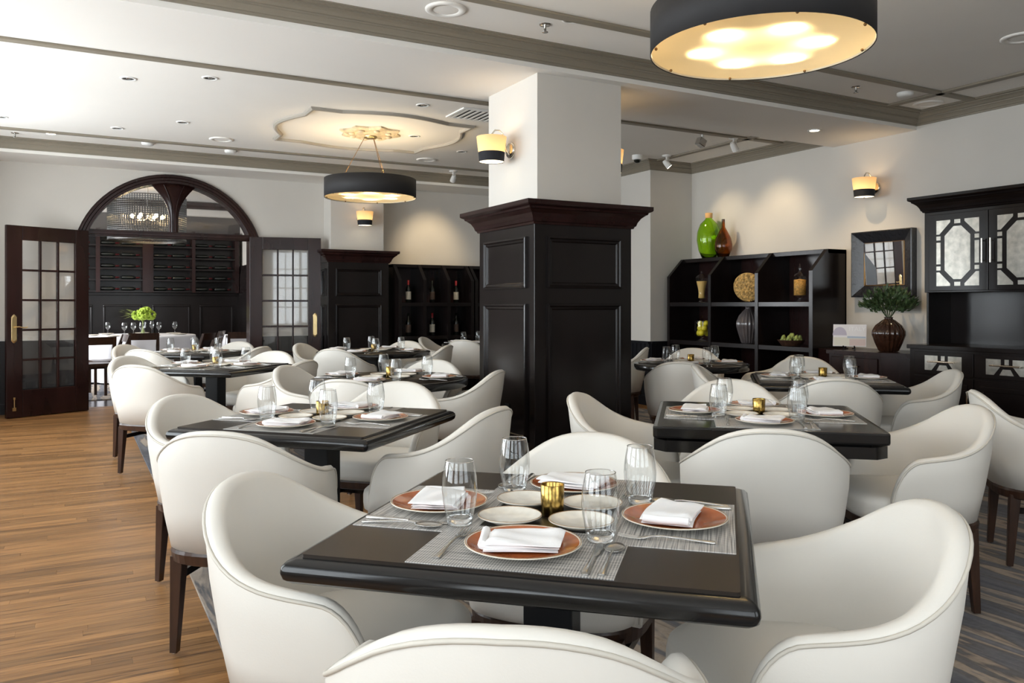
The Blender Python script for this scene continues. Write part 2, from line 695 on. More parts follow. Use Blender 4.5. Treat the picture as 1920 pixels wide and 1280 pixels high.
AX, AZ, AR, JX = 1.085, 1.77, 1.05, .985          # arch centre, radius and half width of the hole in the wall
sp_ang = math.acos(JX / AR)
arc = []
NA = 28
for k in range(NA + 1):
    a = sp_ang + (PI - 2 * sp_ang) * k / NA
    arc.append((AX + AR * math.cos(a), AZ + AR * math.sin(a)))
wb = MB()
wb.box(XL, AX - JX, YB, YB + .25, 0, ZC)
wb.box(AX + JX, 6.35, YB, YB + .25, 0, ZC)
for k in range(NA):
    (xa, za), (xb, zb) = arc[k], arc[k + 1]
    for y in (YB, YB + .25):
        q = [(xa, y, za), (xb, y, zb), (xb, y, ZC), (xa, y, ZC)]
        wb.add(q, [(0, 1, 2, 3) if y == YB else (3, 2, 1, 0)])
    wb.add([(xa, YB, za), (xb, YB, zb), (xb, YB + .25, zb), (xa, YB + .25, za)], [(3, 2, 1, 0)])
struct(wb.build('wall_back', 'wall'))


# ---- beadboard wainscot
def beadboard(name, p0, p1, z1, nrm, zb=.12):
    p0, p1, nrm = Vector(p0), Vector(p1), Vector(nrm)
    d = p1 - p0
    L = d.length
    d.normalize()
    n = max(1, round(L / .085))
    w = L / n
    root = MB()

    def slab(a, b, t0, t1, z0, zz, mb):
        q = [p0 + d * a + nrm * t0, p0 + d * b + nrm * t0, p0 + d * b + nrm * t1, p0 + d * a + nrm * t1]
        poly = [(c.x, c.y) for c in q]
        if (q[1] - q[0]).cross(q[2] - q[1]) < 0:
            poly.reverse()
        mb.prism(poly, z0, zz)
    slab(0, L, -.002, .008, 0, z1 - .02, root)
    ro = struct(root.build(name, 'beadblack'))
    bd = MB()
    for k in range(n):
        slab(k * w + .006, (k + 1) * w - .006, .008, .016, zb, z1 - .03, bd)
    bo = bd.build('beadboard', 'beadblack', ro)
    bo['kind'] = 'stuff'
    cap = MB()
    slab(0, L, 0, .035, z1 - .03, z1, cap)
    cap.build('cap_rail', 'beadblack', ro)
    bs = MB()
    slab(0, L, 0, .024, 0, zb, bs)
    bs.build('base_rail', 'beadblack', ro)


beadboard('trim_9', (XL, YB), (.03, YB), .84, (0, -1))
beadboard('trim_10', (2.15, YB), (2.95, YB), .84, (0, -1))
beadboard('trim_11', (6.31, YB), (6.31, 7.98), .80, (-1, 0))
beadboard('trim_12', (6.31, 7.98), (XR, 7.98), .80, (0, -1))
beadboard('trim_13', (XR, 4.45), (XR, YR), .80, (-1, 0))


# ---- windows (behind and beside the camera)
def window(idx, origin, rz):
    root = struct(MB().build('window_%d' % idx, 'white_metal', None, origin, rz))
    fr = MB()
    h = WIN_W / 2
    H = WIN_Z1 - WIN_Z0
    for a, b, c, d in ((-h, -h + .07, 0, H), (h - .07, h, 0, H), (-h, h, 0, .07), (-h, h, H - .07, H), (-.03, .03, 0, H)):
        fr.box(a, b, -.06, .03, c, d)
    for k in range(1, 4):
        fr.box(-h, h, -.02, .01, H * k / 4 - .015, H * k / 4 + .015)
    for k in (-1, 1):
        fr.box(k * h / 2 - .012, k * h / 2 + .012, -.02, .01, 0, H)
    fr.build('window_frame', 'white_metal', root)
    MB().box(-h - .05, h + .05, .0, .13, -.05, .0).build('window_sill', 'white_metal', root)
    for i in range(4):
        for j in range(4):
            MB().box(-h + h * i / 2 + .01, -h + h * (i + 1) / 2 - .01, -.006, -.002, H * j / 4 + .01, H * (j + 1) / 4 - .01).build('pane', 'glassthin', root)


wi = 1
for yc in WIN_LEFT:
    window(wi, (XL - .12, yc, WIN_Z0), R(-90))
    wi += 1
for xc in WIN_REAR:
    window(wi, (xc, YR - .12, WIN_Z0), 0)
    wi += 1


# ---- arch trim, transom and fanlight
def sweep_xz(path, prof, y):
    """profile [(across, dy)] swept along an XZ path; across is to the left of travel"""
    P = [Vector(p) for p in path]
    rings = []
    for i in range(len(P)):
        ns = []
        if i:
            d = (P[i] - P[i - 1]).normalized()
            ns.append(Vector((-d.y, d.x)))
        if i < len(P) - 1:
            d = (P[i + 1] - P[i]).normalized()
            ns.append(Vector((-d.y, d.x)))
        m = sum(ns, Vector((0, 0)))
        m = m / max(1e-6, m.length_squared) * len(ns) if len(ns) == 2 else m
        rings.append([(P[i].x + m.x * o, y + dy, P[i].y + m.y * o) for o, dy in prof])
    mb = MB()
    mb.loft(rings, False)
    return mb


apath = [(AX - JX, 0)] + [(p[0], p[1]) for p in reversed(arc)] + [(AX + JX, 0)]
aprof = [(.055, 0), (.055, -.03), (.04, -.045), (.02, -.045), (.012, -.03), (-.015, -.03), (-.022, -.018), (-.05, -.018), (-.05, .25), (0, .25), (0, 0)]
arch = struct(sweep_xz(apath, aprof, YB).build('door_arch', 'mahogany'))
zin = AZ + math.sqrt(1.0 - .935 ** 2)
tr = MB().box(AX - .935, AX + .935, YB + .02, YB + .12, 2.085, 2.165)
tr.box(AX - .935, AX + .935, YB + .005, YB + .02, 2.105, 2.145)
tr.build('transom', 'mahogany', arch, bevel=.006)
fm = MB()
rows_ = []
for k in range(13):
    t = k / 12
    z = 2.16 + (2.765 - 2.16) * t
    hw = .052 + .23 * max(0, (t - .25) / .75) ** 2.2
    rows_.append([(AX + .02 - hw, YB + .03, z), (AX + .02 + hw, YB + .03, z), (AX + .02 + hw, YB + .09, z), (AX + .02 - hw, YB + .09, z)])
fm.loft(rows_)
for s in (-1, 1):
    fm.tube([(AX + .02 + s * (.018 + .10 * max(0, (k / 12 - .25) / .75) ** 2.2), YB + .028, 2.17 + .58 * k / 12) for k in range(13)], .007, 6)
fm.build('fan_mullion', 'mahogany', arch)
gl = MB()
NG = 20
for k in range(NG):
    x0, x1 = AX - .93 + 1.86 * k / NG, AX - .93 + 1.86 * (k + 1) / NG
    z0_, z1_ = [AZ + math.sqrt(max(0, 1.0 - (x - AX) ** 2)) for x in (x0, x1)]
    gl.add([(x0, YB + .06, 2.16), (x1, YB + .06, 2.16), (x1, YB + .06, max(2.161, z1_)), (x0, YB + .06, max(2.161, z0_))], [(0, 1, 2, 3)])
gl.build('fanlight_glass', 'pane', arch)


# ---- French doors
def french_door(idx, hinge, free, flip):
    h, f = Vector(hinge), Vector(free)
    d = f - h
    w = d.length
    rz = math.atan2(d.y, d.x)
    root = struct(MB().build('door_%d' % idx, 'mahogany', None, (h.x, h.y, .008), rz))
    H, T = 2.125, .022
    x0, x1, z0, z1 = .155, w - .165, .30, 1.965
    fr = MB()
    fr.box(0, x0, -T, T, 0, H).box(x1, w, -T, T, 0, H).box(x0, x1, -T, T, 0, z0).box(x0, x1, -T, T, z1, H)
    fr.build('door_leaf', 'mahogany', root, bevel=.004)
    mu = MB()
    for k in (1, 2):
        xm = x0 + (x1 - x0) * k / 3
        mu.box(xm - .012, xm + .012, -T * .8, T * .8, z0, z1)
    for k in range(1, 5):
        zm = z0 + (z1 - z0) * k / 5
        mu.box(x0, x1, -T * .8, T * .8, zm - .012, zm + .012)
    mu.build('muntin', 'mahogany', root, bevel=.004)
    for i in range(3):
        for j in range(5):
            a, b = x0 + (x1 - x0) * i / 3 + .011, x0 + (x1 - x0) * (i + 1) / 3 - .011
            c, e = z0 + (z1 - z0) * j / 5 + .011, z0 + (z1 - z0) * (j + 1) / 5 - .011
            MB().box(a, b, -.002, .002, c, e).build('pane', 'pane', root)
    s = flip
    xh = w - .075
    pl = MB()
    poly = [(-.028, -.13), (-.012, -.15), (0, -.158), (.012, -.15), (.028, -.13), (.028, .13), (.014, .15), (0, .162), (-.014, .15), (-.028, .13)]
    ring = lambda y, g: [(xh + px * g, y, .98 + pz * g) for px, pz in poly]
    pl.loft([ring(s * T, 1), ring(s * (T + .006), 1), ring(s * (T + .011), .86)], False)
    plo = pl.build('handle_plate', 'brass', root)
    lv = MB()
    lv.tube([(xh, s * (T + .005), 1.0), (xh, s * (T + .05), 1.0)], .009)
    if idx == 2:
        lv = MB().tube([(xh, s * (T + .008), 1.0), (xh, s * (T + .02), 1.0)], [.012, .010])
    else:
        lv.tube([(xh, s * (T + .05), 1.0), (xh - .03, s * (T + .055), 1.004), (xh - .07, s * (T + .055), .994), (xh - .10, s * (T + .055), .992), (xh - .118, s * (T + .055), 1.002)], [.009, .008, .007, .007, .006])
    lv.build('lever', 'brass', plo)
    bt = MB()
    bt.tube([(xh, s * (T + .012), .11), (xh, s * (T + .012), .20)], .006)
    bt.tube([(xh, s * (T + .012), .20), (xh, s * (T + .012), .225)], [.011, .012])
    bt.box(xh - .018, xh + .018, min(s * T, s * (T + .014)), max(s * T, s * (T + .014)), .075, .112)
    bt.build('floor_bolt', 'brass', root)


french_door(1, (.15, 10.80), (-.655, 10.40), 1)
french_door(2, (2.0, 10.755), (2.87, 10.55), -1)

# ---- wine room behind the arch
WY = 17.5
struct(MB().box(-2.5, 3.3, 11.1, WY + .2, -.1, -.001).build('floor_wineroom', 'mahogany'))
struct(MB().box(-2.5, 3.3, 11.1, WY + .2, 3.35, 3.45).build('ceiling_wineroom', 'ceil'))
struct(MB().box(-2.5, 3.3, WY, WY + .2, 0, 3.35).build('wall_wineroom_back', 'wall'))
struct(MB().box(-2.6, -2.4, 11.1, WY, 0, 3.35).build('wall_wineroom_left', 'wall'))
wrr = struct(MB().box(3.05, 3.3, 11.1, WY, 0, 3.35).build('wall_wineroom_right', 'wall'))
rt_ = struct(MB().box(3.0, 3.05, 11.1, WY, 0, 2.05).build('trim_14', 'espresso'))
for k in range(5):
    for (za, zb_) in ((.25, 1.25), (1.4, 1.9)):
        MB().box(2.985, 3.0, 11.6 + k * 1.15, 12.5 + k * 1.15, za, zb_).build('panel', 'espresso', rt_, bevel=.012)
struct(MB().box(-2.4, 3.05, WY - .12, WY, 3.20, 3.33).build('trim_15', 'mahogany'))
struct(MB().box(-2.4, 3.05, 13.9, 14.1, 3.22, 3.35).build('ceiling_beam_wineroom', 'mahogany'))
struct(MB().box(-2.4, 3.05, WY - .04, WY, 2.72, 3.05).build('trim_16', 'wineroom_dark'))
area_light('wineroom_fill', (-2.3, 14.3, 1.9), (R(90), 0, R(-90)), 3.0, 1.8, 230, (.92, .96, 1))  # unseen fill lamp added to brighten rack and bottles; no window here
wp = struct(MB().box(-2.4, 3.0, WY - .10, WY, 0, 1.46).build('trim_17', 'espresso'))
MB().box(-2.4, 3.0, WY - .16, WY, 1.44, 1.50).build('cap_rail', 'espresso', wp, bevel=.008)
for a, b in ((-.35, .32), (.50, 1.18), (1.37, 2.07), (2.25, 2.90)):
    fr = MB()
    for (p, q, r_, s_) in ((a, b, 1.22, 1.26), (a, b, .25, .29), (a, a + .04, .29, 1.22), (b - .04, b, .29, 1.22)):
        fr.box(p, q, WY - .125, WY - .10, r_, s_)
    fr.build('panel_moulding', 'espresso', wp, bevel=.01)

# ---- rugs
for i, (x0, x1, y0, y1) in enumerate((RUG1, RUG2)):
    o = MB().box(x0, x1, y0, y1, .0005, .009).build('area_rug', 'rug', bevel=.004)
    tag(o, ['slate and tan striped area rug by the sideboard and hutch', 'slate and tan striped area rug nearest the arched doorway'][i], 'rug', 'striped dining room rugs')
o = MB().box(-.9, 3.0, 11.9, 17.2, 0, .010).build('wineroom_rug', 'rug')
tag(o, 'patterned rug on the floor of the room beyond the arch', 'rug')

# ================================================================== PILLARS
CORN = [(0, -.16), (.012, -.16), (.018, -.145), (.026, -.14), (.034, -.115), (.052, -.085), (.078, -.062), (.088, -.058), (.092, -.045), (.112, -.035), (.118, -.028), (.118, 0), (0, 0)]


def pillar(name, label, cat, x0, x1, y0, y1, ztop, zw, faces, e=.055, free=True):
    t = thing(name, label, cat, (0, 0, 0))
    MB().box(x0, x1, y0, y1, zw - .02, ztop).build('shaft', 'wall', t)
    bx0, bx1, by0, by1 = x0 - e, x1 + e, y0 - e, (y1 + e if free else y1)
    MB().box(bx0, bx1, by0, by1, 0, zw - .01).build('casing', 'espresso', t, bevel=.004)
    path = [(bx0, by0), (bx1, by0), (bx1, by1), (bx0, by1)]
    if not free:
        path = [(bx0, by1), (bx0, by0), (bx1, by0), (bx1, by1)]
    cn = sweep(path, [(o, zw + z) for o, z in CORN], closed=free, side=-1)
    cn.build('cornice', 'mahogany', t)
    MB().box(bx0 - .02, bx1 + .02, by0 - .02, by1 + (.02 if free else 0), zw - .002, zw + .004).build('cornice_top', 'mahogany', t)
    bs = sweep(path, [(0, 0), (.028, 0), (.028, .13), (.018, .15), (.008, .165), (0, .165)], closed=free, side=-1)
    bs.build('baseboard', 'espresso', t)
    PM = [(0, 0), (.0, -.018), (.012, -.020), (.020, -.010), (.034, -.008), (.040, 0)]
    for fc in faces:
        L = {'-y': (bx0, bx1, by0, Vector((1, 0, 0)), Vector((0, -1, 0))), '+y': (bx0, bx1, by1, Vector((1, 0, 0)), Vector((0, 1, 0))),
             '-x': (by0, by1, bx0, Vector((0, 1, 0)), Vector((-1, 0, 0))), '+x': (by0, by1, bx1, Vector((0, 1, 0)), Vector((1, 0, 0)))}[fc]
        a, b, c, U, N = L
        for (za, zb) in ((1.37, 1.74), (.27, 1.26)):
            ua, ub = a + .10, b - .10
            mb = MB()
            rings = []
            for (i, n) in ((0, 0), (.002, .020), (.014, .022), (.022, .012), (.036, .010), (.044, .0)):
                ring = []
                for (u, z) in ((ua + i, za + i), (ub - i, za + i), (ub - i, zb - i), (ua + i, zb - i)):
                    p = U * u + N * n
                    if fc in ('-y', '+y'):
                        p.y += c
                    else:
                        p.x += c
                    ring.append((p.x, p.y, z))
                rings.append(ring)
            mb.loft(rings, False, True, False, False)
            mb.build('panel_moulding', 'espresso', t)
    return t


pil = pillar('pillar', 'square pillar with white shaft and dark panelled base in mid-room', 'pillar', 2.89, 3.62, 4.93, 5.69, ZS, 1.98, ('-y', '-x', '+x', '+y'))
so = MB().box(2.829, 2.835, 5.24, 5.32, .40, .52)
so.build('socket_plate', 'beadblack', pil, bevel=.003)
pillar('pilaster', 'white pilaster with dark panelled base beside the French door', 'pilaster', 2.99, 3.72, 10.50, YB - .004, ZS - .002, 1.98, ('-y', '-x', '+x'), free=False)


# ================================================================== TUB CHAIR
def plan_path():
    pts = []
    for k in range(7):
        pts.append((.272 + .013 * math.sin(PI * .5 * k / 6), .13 - .19 * k / 6))
    n = 26
    for k in range(1, 2 * n):
        a = PI * .5 * k / n
        c, s = math.cos(a), math.sin(a)
        e = .78
        pts.append((.285 * math.copysign(abs(c) ** e, c), -.06 - .235 * abs(s) ** e))
    for k in range(7):
        j = 6 - k
        pts.append((-(.272 + .013 * math.sin(PI * .5 * j / 6)), .13 - .19 * j / 6))
    # resample
    P = [Vector(p) for p in pts]
    cum = [0]
    for i in range(1, len(P)):
        cum.append(cum[-1] + (P[i] - P[i - 1]).length)
    L = cum[-1]
    ts = []
    N = 30
    for k in range(-N, N + 1):
        x = k / N
        ts.append(math.copysign(1 - (1 - abs(x)) ** 1.35, x))
    out = []
    for t in ts:
        s = (t + 1) / 2 * L
        i = max(1, next((j for j in range(1, len(cum)) if cum[j] >= s - 1e-9), len(cum) - 1))
        f = (s - cum[i - 1]) / max(1e-9, cum[i] - cum[i - 1])
        p = P[i - 1].lerp(P[i], f)
        d = (P[min(i + 1, len(P) - 1)] - P[max(0, i - 2)]).normalized()
        out.append((t, p, Vector((d.y, -d.x))))
    return out


HK = [(0, .815), (.10, .811), (.20, .795), (.30, .760), (.40, .716), (.50, .680), (.60, .657), (.70, .645), (.80, .636), (1, .62)]


def rim(t):
    t = abs(t)
    for i in range(len(HK) - 1):
        if t <= HK[i + 1][0]:
            p0 = HK[max(0, i - 1)][1] if i else HK[1][1]
            p1, p2 = HK[i][1], HK[i + 1][1]
            p3 = HK[min(i + 2, len(HK) - 1)][1]
            x = (t - HK[i][0]) / (HK[i + 1][0] - HK[i][0])
            z = .5 * (2 * p1 + (p2 - p0) * x + (2 * p0 - 5 * p1 + 4 * p2 - p3) * x * x + (3 * p1 - p0 - 3 * p2 + p3) * x ** 3)
            break
    if t > .80:
        q = (t - .80) / .20
        z = .385 + (z - .385) * math.sqrt(max(0.0, 1 - q ** 2.4))
    return z


def make_chair():
    t = thing('tub_chair', 'x', 'chair')
    st = plan_path()
    rings, pipe = [], []
    ZB = .372
    for (tt, p, nrm) in st:
        a = abs(tt)
        n = -nrm if nrm.dot(p - Vector((0, .0))) < 0 else nrm
        top = max(rim(tt), ZB + .012)
        lean = .058 * (1 - a) ** .8 + .028
        th = .050 - .014 * max(0, (a - .6) / .4)

        def pt(off, z):
            l = lean * (z - ZB) / .44
            q = p + n * (off + l - .012)
            return (q.x, q.y, z)
        h = top - ZB
        rr = min(.022, h * .35)
        ring = [pt(0, ZB), pt(.006, ZB + h * .35), pt(.006, ZB + h * .7), pt(0, top - rr), pt(-.006, top - rr * .35), pt(-th * .35, top),
                pt(-th * .7, top - rr * .1), pt(-th, top - rr * .7), pt(-th - .006, ZB + h * .6), pt(-th - .010, ZB + h * .3), pt(-th, ZB)]
        rings.append(ring)
        pipe.append(pt(-.001, top - rr * .62))
    MB().loft(rings, True).build('backrest', 'leather', t)
    MB().tube(pipe, .0042, 6).build('piping', 'piping', t)
    # seat
    seat = []

    def outline(g):
        pts = []
        for k in range(40):
            a = 2 * PI * k / 40
            c, s = math.cos(a), math.sin(a)
            e = .55
            pts.append((.258 * g * math.copysign(abs(c) ** e, c), -.012 + .245 * g * math.copysign(abs(s) ** e, s)))
        return pts
    for g, z in ((.93, .370), (.985, .378), (1.0, .40), (1.0, .435), (.985, .452), (.94, .463), (.85, .468), (.55, .472), (.05, .474)):
        seat.append([(x, y, z) for x, y in outline(g)])
    MB().loft(seat, True).build('seat', 'leather', t)
    ap = MB()

    def aout(g):
        pts = []
        for k in range(48):
            a = 2 * PI * k / 48
            c, s = math.cos(a), math.sin(a)
            e = .60
            pts.append((.262 * g * math.copysign(abs(c) ** e, c), -.035 + .248 * g * math.copysign(abs(s) ** e, s)))
        return pts
    ap.loft([[(x, y, z) for x, y in aout(g)] for g, z in ((.955, .325), (.985, .330), (1.0, .362), (.985, .3735))], False)
    ap.build('apron', 'walnut', t)
    for sx in (-1, 1):
        for sy, y0, y1 in ((1, .160, .178), (-1, -.210, -.232)):
            lg = MB()
            x0, x1 = sx * .200, sx * .205
            a, b = .0235, .0135
            lg.loft([[(x1 - b, y1 - b, .006), (x1 + b, y1 - b, .006), (x1 + b, y1 + b, .006), (x1 - b, y1 + b, .006)],
                     [(x0 - a, y0 - a, .345), (x0 + a, y0 - a, .345), (x0 + a, y0 + a, .345), (x0 - a, y0 + a, .345)]], False)
            lo = lg.build('leg', 'walnut', t, bevel=.003)
            MB().lathe([(.009, 0), (.010, .007)], 10, (x1, y1, 0)).build('glide', 'steel', lo)
    for sx in (-1, 1):
        MB().box(sx * .202 - .008, sx * .202 + .008, -.21, .165, .255, .282).build('stretcher', 'espresso', t)
    MB().box(-.205, .205, -.015, .010, .258, .279).build('stretcher', 'espresso', t)
    return t


CHAIR = Proto(make_chair())

# ================================================================== TABLES
TABLES = {}


def make_square(leaf=False):
    t = thing('dining_table', 'x', 'table')
    hs = .457
    mb = MB()
    if leaf:
        prof = [(.448, .702), (.455, .705), (.457, .712), (.457, .744), (.454, .750), (.44, .752), (.02, .752)]
        mb.loft([[(x, y, z) for x, y in rrect(h, h, min(.018, h * .4), 3)] for h, z in prof], False)
        mb.build('tabletop', 'tableblack', t)
        lf = MB()
        s, c = .455, .05
        poly = [(-s + c, -s), (s - c, -s), (s, -s + c), (s, s - c), (s - c, s), (-s + c, s), (-s, s - c), (-s, -s + c)]
        lf.prism(poly, .648, .695)
        lf.build('folded_leaf', 'tableblack', t, bevel=.005)
        MB().prism(rrect(.40, .40, .01, 2), .695, .703).build('leaf_hinge', 'pedestal', t)
    else:
        prof = [(.425, .698), (.446, .700), (.455, .708), (.458, .720), (.456, .732), (.449, .740), (.436, .745), (.424, .745)]
        mb.loft([[(x, y, z) for x, y in rrect(h, h, .014, 4)] for h, z in prof], True)
        mb.build('table_edge', 'tableblack', t)
        MB().prism(rrect(.424, .424, .006, 2), .735, .752).build('tabletop', 'tabletop', t, bevel=.002)
    MB().prism(rrect(.058, .058, .006, 2), .02, .70).build('pedestal', 'pedestal', t)
    MB().prism(rrect(.16, .16, .01, 2), .684, .699).build('mounting_plate', 'pedestal', t)
    bs = MB()
    bs.prism(rrect(.30, .045, .01, 2), .010, .032)
    bs.prism(rrect(.045, .30, .01, 2), .010, .032)
    bs.build('base', 'pedestal', t)
    return t


def make_round(r):
    t = thing('round_table', 'x', 'table')
    mb = MB()
    mb.lathe([(r - .03, .690), (r - .004, .694), (r, .702), (r, .738), (r - .006, .746), (r - .02, .749), (r - .032, .749)], 64)
    mb.build('table_edge', 'tableblack', t)
    MB().lathe([(r - .032, .735), (r - .032, .751), (.01, .752)], 64).build('tabletop', 'tabletop', t)
    MB().prism(rrect(.065, .065, .006, 2), .02, .695).build('pedestal', 'pedestal', t)
    bs = MB()
    bs.prism(rrect(.34, .045, .01, 2), .010, .032)
    bs.prism(rrect(.045, .34, .01, 2), .010, .032)
    bs.build('base', 'pedestal', t)
    return t


SQ = Proto(make_square())
TINFO = {
    'T1': ((1.00, 1.635), -43.5, 'sq', 'table farthest from the arch'),
    'T2': ((.97, 3.54), -46, 'sq', 'table at the rug end'),
    'T3': ((2.74, 2.68), -41, 'leaf', 'folded-leaf table'),
    'T4': ((1.03, 7.00), -44, 'sq', 'second table from the arch'),
    'T9': ((1.14, 9.22), -44, 'sq', 'table right by the arch'),
    'T5': ((4.48, 3.80), -43, 'sq', 'table before the hutch'),
    'T6': ((4.80, 5.50), -43, .50, 'round table by the display shelves'),
    'T7': ((1.96, 5.40), -43, .55, 'round table beside the pillar'),
    'T8': ((2.90, 8.50), -43, .62, 'round table before the pilaster'),
    'T10': ((4.80, 9.62), -43, .55, 'round table by the wine shelves'),
    'T11': ((4.45, 7.00), -43, 'sq', 'table behind the pillar'),
}
SEAT = dict(N='facing the wine shelves', R='facing the arch', F='backing the wine shelves', L='backing the arch')
TLAB = {
    'T1': 'black square pedestal table on striped rug, farthest from the arch',
    'T2': 'black square pedestal table by the wood aisle at the rug end',
    'T3': 'black square table with leaf folded beneath, under the drum pendant',
    'T4': 'black square table by the aisle, one short of arched doorway',
    'T9': 'black square pedestal table right by the arched doorway',
    'T5': 'black square pedestal table in front of the hutch and sideboard',
    'T6': 'black round table in front of the tall display shelves',
    'T7': 'black round table on the aisle side of the white pillar',
    'T8': 'black round table in front of the panelled pilaster',
    'T10': 'black round table by the wine bottle shelves',
    'T11': 'black square table hidden behind the big pillar',
}
for k, (c, rot, kind, ph) in TINFO.items():
    z = .0095 if (RUG1[0] < c[0] < RUG1[1] and RUG1[2] < c[1] < RUG1[3]) or (RUG2[0] < c[0] < RUG2[1] and RUG2[2] < c[1] < RUG2[3]) else 0.0
    z -= .010
    if kind == 'sq':
        o = SQ.put((c[0], c[1], z), R(rot), TLAB[k], 'square dining tables')
    elif kind == 'leaf':
        o = make_square(True)
        o.location, o.rotation_euler = (c[0], c[1], z), (0, 0, R(rot))
        tag(o, TLAB[k], 'table')
    else:
        o = make_round(kind)
        o.location, o.rotation_euler = (c[0], c[1], z), (0, 0, R(rot))
        tag(o, TLAB[k], 'table', 'round dining tables')
    TABLES[k] = (Vector((c[0], c[1])), R(rot), z + .752)

CHAIRS = [('T1','N',0.690,1.232,56.0), ('T1','L',0.622,1.880,-41.2), ('T1','R',1.345,1.262,145.5), ('T1','F',1.272,2.018,-140.7),
('T2','N',0.619,3.163,54.0), ('T2','L',0.641,3.868,-52.9), ('T2','R',1.365,3.275,126.1), ('T2','F',1.376,4.017,-134.8),
('T3','N',2.337,2.286,51.5), ('T3','L',2.375,3.045,-48.4), ('T3','R',3.095,2.245,148.9), ('T3','F',3.094,3.240,-136.0),
('T4','N',0.610,6.622,48.0), ('T4','L',0.604,7.273,-49.9), ('T4','R',1.371,6.532,132.7), ('T4','F',1.425,7.432,-134.1),
('T9','N',0.795,8.863,47.9), ('T9','L',0.714,9.493,-45.3), ('T9','R',1.498,8.844,133.9), ('T9','F',1.491,9.627,-133.7),
('T5','N',4.129,3.491,53.0), ('T5','L',4.174,4.222,-43.3), ('T5','R',4.881,3.501,141.1), ('T5','F',5.066,4.501,-140.9),
('T6','N',4.362,5.088,44.3), ('T6','R',5.252,5.216,137.0), ('T6','F',5.195,5.947,-134.3), ('T7','N',1.629,4.910,47.0),
('T7','L',1.581,5.683,-45.7), ('T7','R',2.282,5.057,135.4), ('T7','F',2.306,5.737,-136.5), ('T8','N',2.472,8.045,46.8),
('T8','L',2.483,8.882,-44.5), ('T8','R',3.323,8.219,136.8), ('T8','F',3.293,8.847,-133.0), ('T10','N',4.471,9.291,45.4),
('T10','L',4.376,9.878,-43.0), ('T11','R',4.858,6.756,137.0)]
for k, s_, x, y, a in CHAIRS:
    on = any(r[0] < x + dx < r[1] and r[2] < y + dy < r[3] for r in (RUG1, RUG2) for dx in (-.3, .3) for dy in (-.3, .3))
    CHAIR.put((x, y, .0095 if on else 0), R(a) - PI / 2, 'cream leather tub chair ' + SEAT[s_] + ' at the ' + TINFO[k][3], 'tub chairs at the ' + TINFO[k][3])
CHAIR.put((4.21, 2.19, .0095), R(-48) - PI / 2, 'cream leather tub chair standing alone beside the grey bench', None)

# ================================================================== TABLEWARE
def p_placemat():
    return MB().box(-.203, .203, -.14, .14, 0, .0018).build('placemat', 'woven')


def p_plate(r=.12, body='creamware', top='terracotta', name='dinner_plate'):
    k = r / .12
    b = MB().lathe([(.0, .0), (.066 * k, .0), (.070 * k, .003), (.098 * k, .009), (.1195 * k, .0155), (.120 * k, .0175), (.1175 * k, .0180), (.114 * k, .0168)], 56).build(name, body)
    MB().lathe([(.1145 * k, .0170), (.100 * k, .0118), (.085 * k, .0075), (.070 * k, .0058), (0, .0055)], 56).build('glaze', top, b)
    rm = MB().tube([(.1180 * k * math.cos(2 * PI * i / 40), .1180 * k * math.sin(2 * PI * i / 40), .0177) for i in range(40)], .0010, 5, closed=True)
    rm.build('rim', 'rimbrown', b)
    return b


def p_napkin():
    mb = MB()
    rg = random.Random(5)

    def sheet(x0, x1, y0, y1, z0, th, sk):
        n, m = 14, 10
        ring = []
        top, bot = [], []
        for i in range(n + 1):
            for j in range(m + 1):
                u, v = i / n, j / m
                x = x0 + (x1 - x0) * u + sk * v * .01
                y = y0 + (y1 - y0) * v + .004 * math.sin(3 * u + sk)
                e = min(u, 1 - u, v, 1 - v)
                puff = min(1, e * 9) ** .5
                z = z0 + .0035 * math.sin(4.2 * u + 2.0 * v + sk) * puff + .0018 * math.sin(11 * v + 5 * u)
                top.append((x, y, z + th * (.35 + .65 * puff)))
                bot.append((x, y, z0 - .0005))
        idx = lambda i, j: i * (m + 1) + j
        f = [(idx(i, j), idx(i + 1, j), idx(i + 1, j + 1), idx(i, j + 1)) for i in range(n) for j in range(m)]
        mb.add(top, f, True)
        mb.add(bot, [tuple(reversed(q)) for q in f], True)
        edge = [idx(i, 0) for i in range(n + 1)] + [idx(n, j) for j in range(1, m + 1)] + [idx(i, m) for i in range(n - 1, -1, -1)] + [idx(0, j) for j in range(m - 1, 0, -1)]
        E1 = [top[i] for i in edge]
        E0 = [bot[i] for i in edge]
        mb.loft([E0, E1], False, True, False, False)
    sheet(-.076, .072, -.058, .056, .0095, .006, 0)
    sheet(-.078, .074, -.055, .058, .0160, .006, .6)
    sheet(-.074, .076, -.060, .052, .0225, .007, 1.3)
    mb.tube([(-.078, -.05 + .1 * i / 8, .0205 + .001 * math.sin(i)) for i in range(9)], .0095, 8)
    return mb.build('napkin', 'linen')


def bar(mb, st):
    """flat cutlery bar: stations (y, halfwidth, z, thickness, xoff)"""
    rings = []
    for y, w, z, th, xo in st:
        rings.append([(xo - w, y, z), (xo - w * .6, y, z + th * .9), (xo, y, z + th), (xo + w * .6, y, z + th * .9), (xo + w, y, z), (xo, y, z - th * .25)])
    mb.loft(rings, True)


HANDLE = [(-.100, .0065, .0015, .003, 0), (-.097, .0085, .0015, .0035, 0), (-.07, .0065, .003, .0035, 0), (-.03, .004, .006, .0035, 0), (.01, .003, .008, .003, 0), (.03, .0036, .007, .0028, 0)]


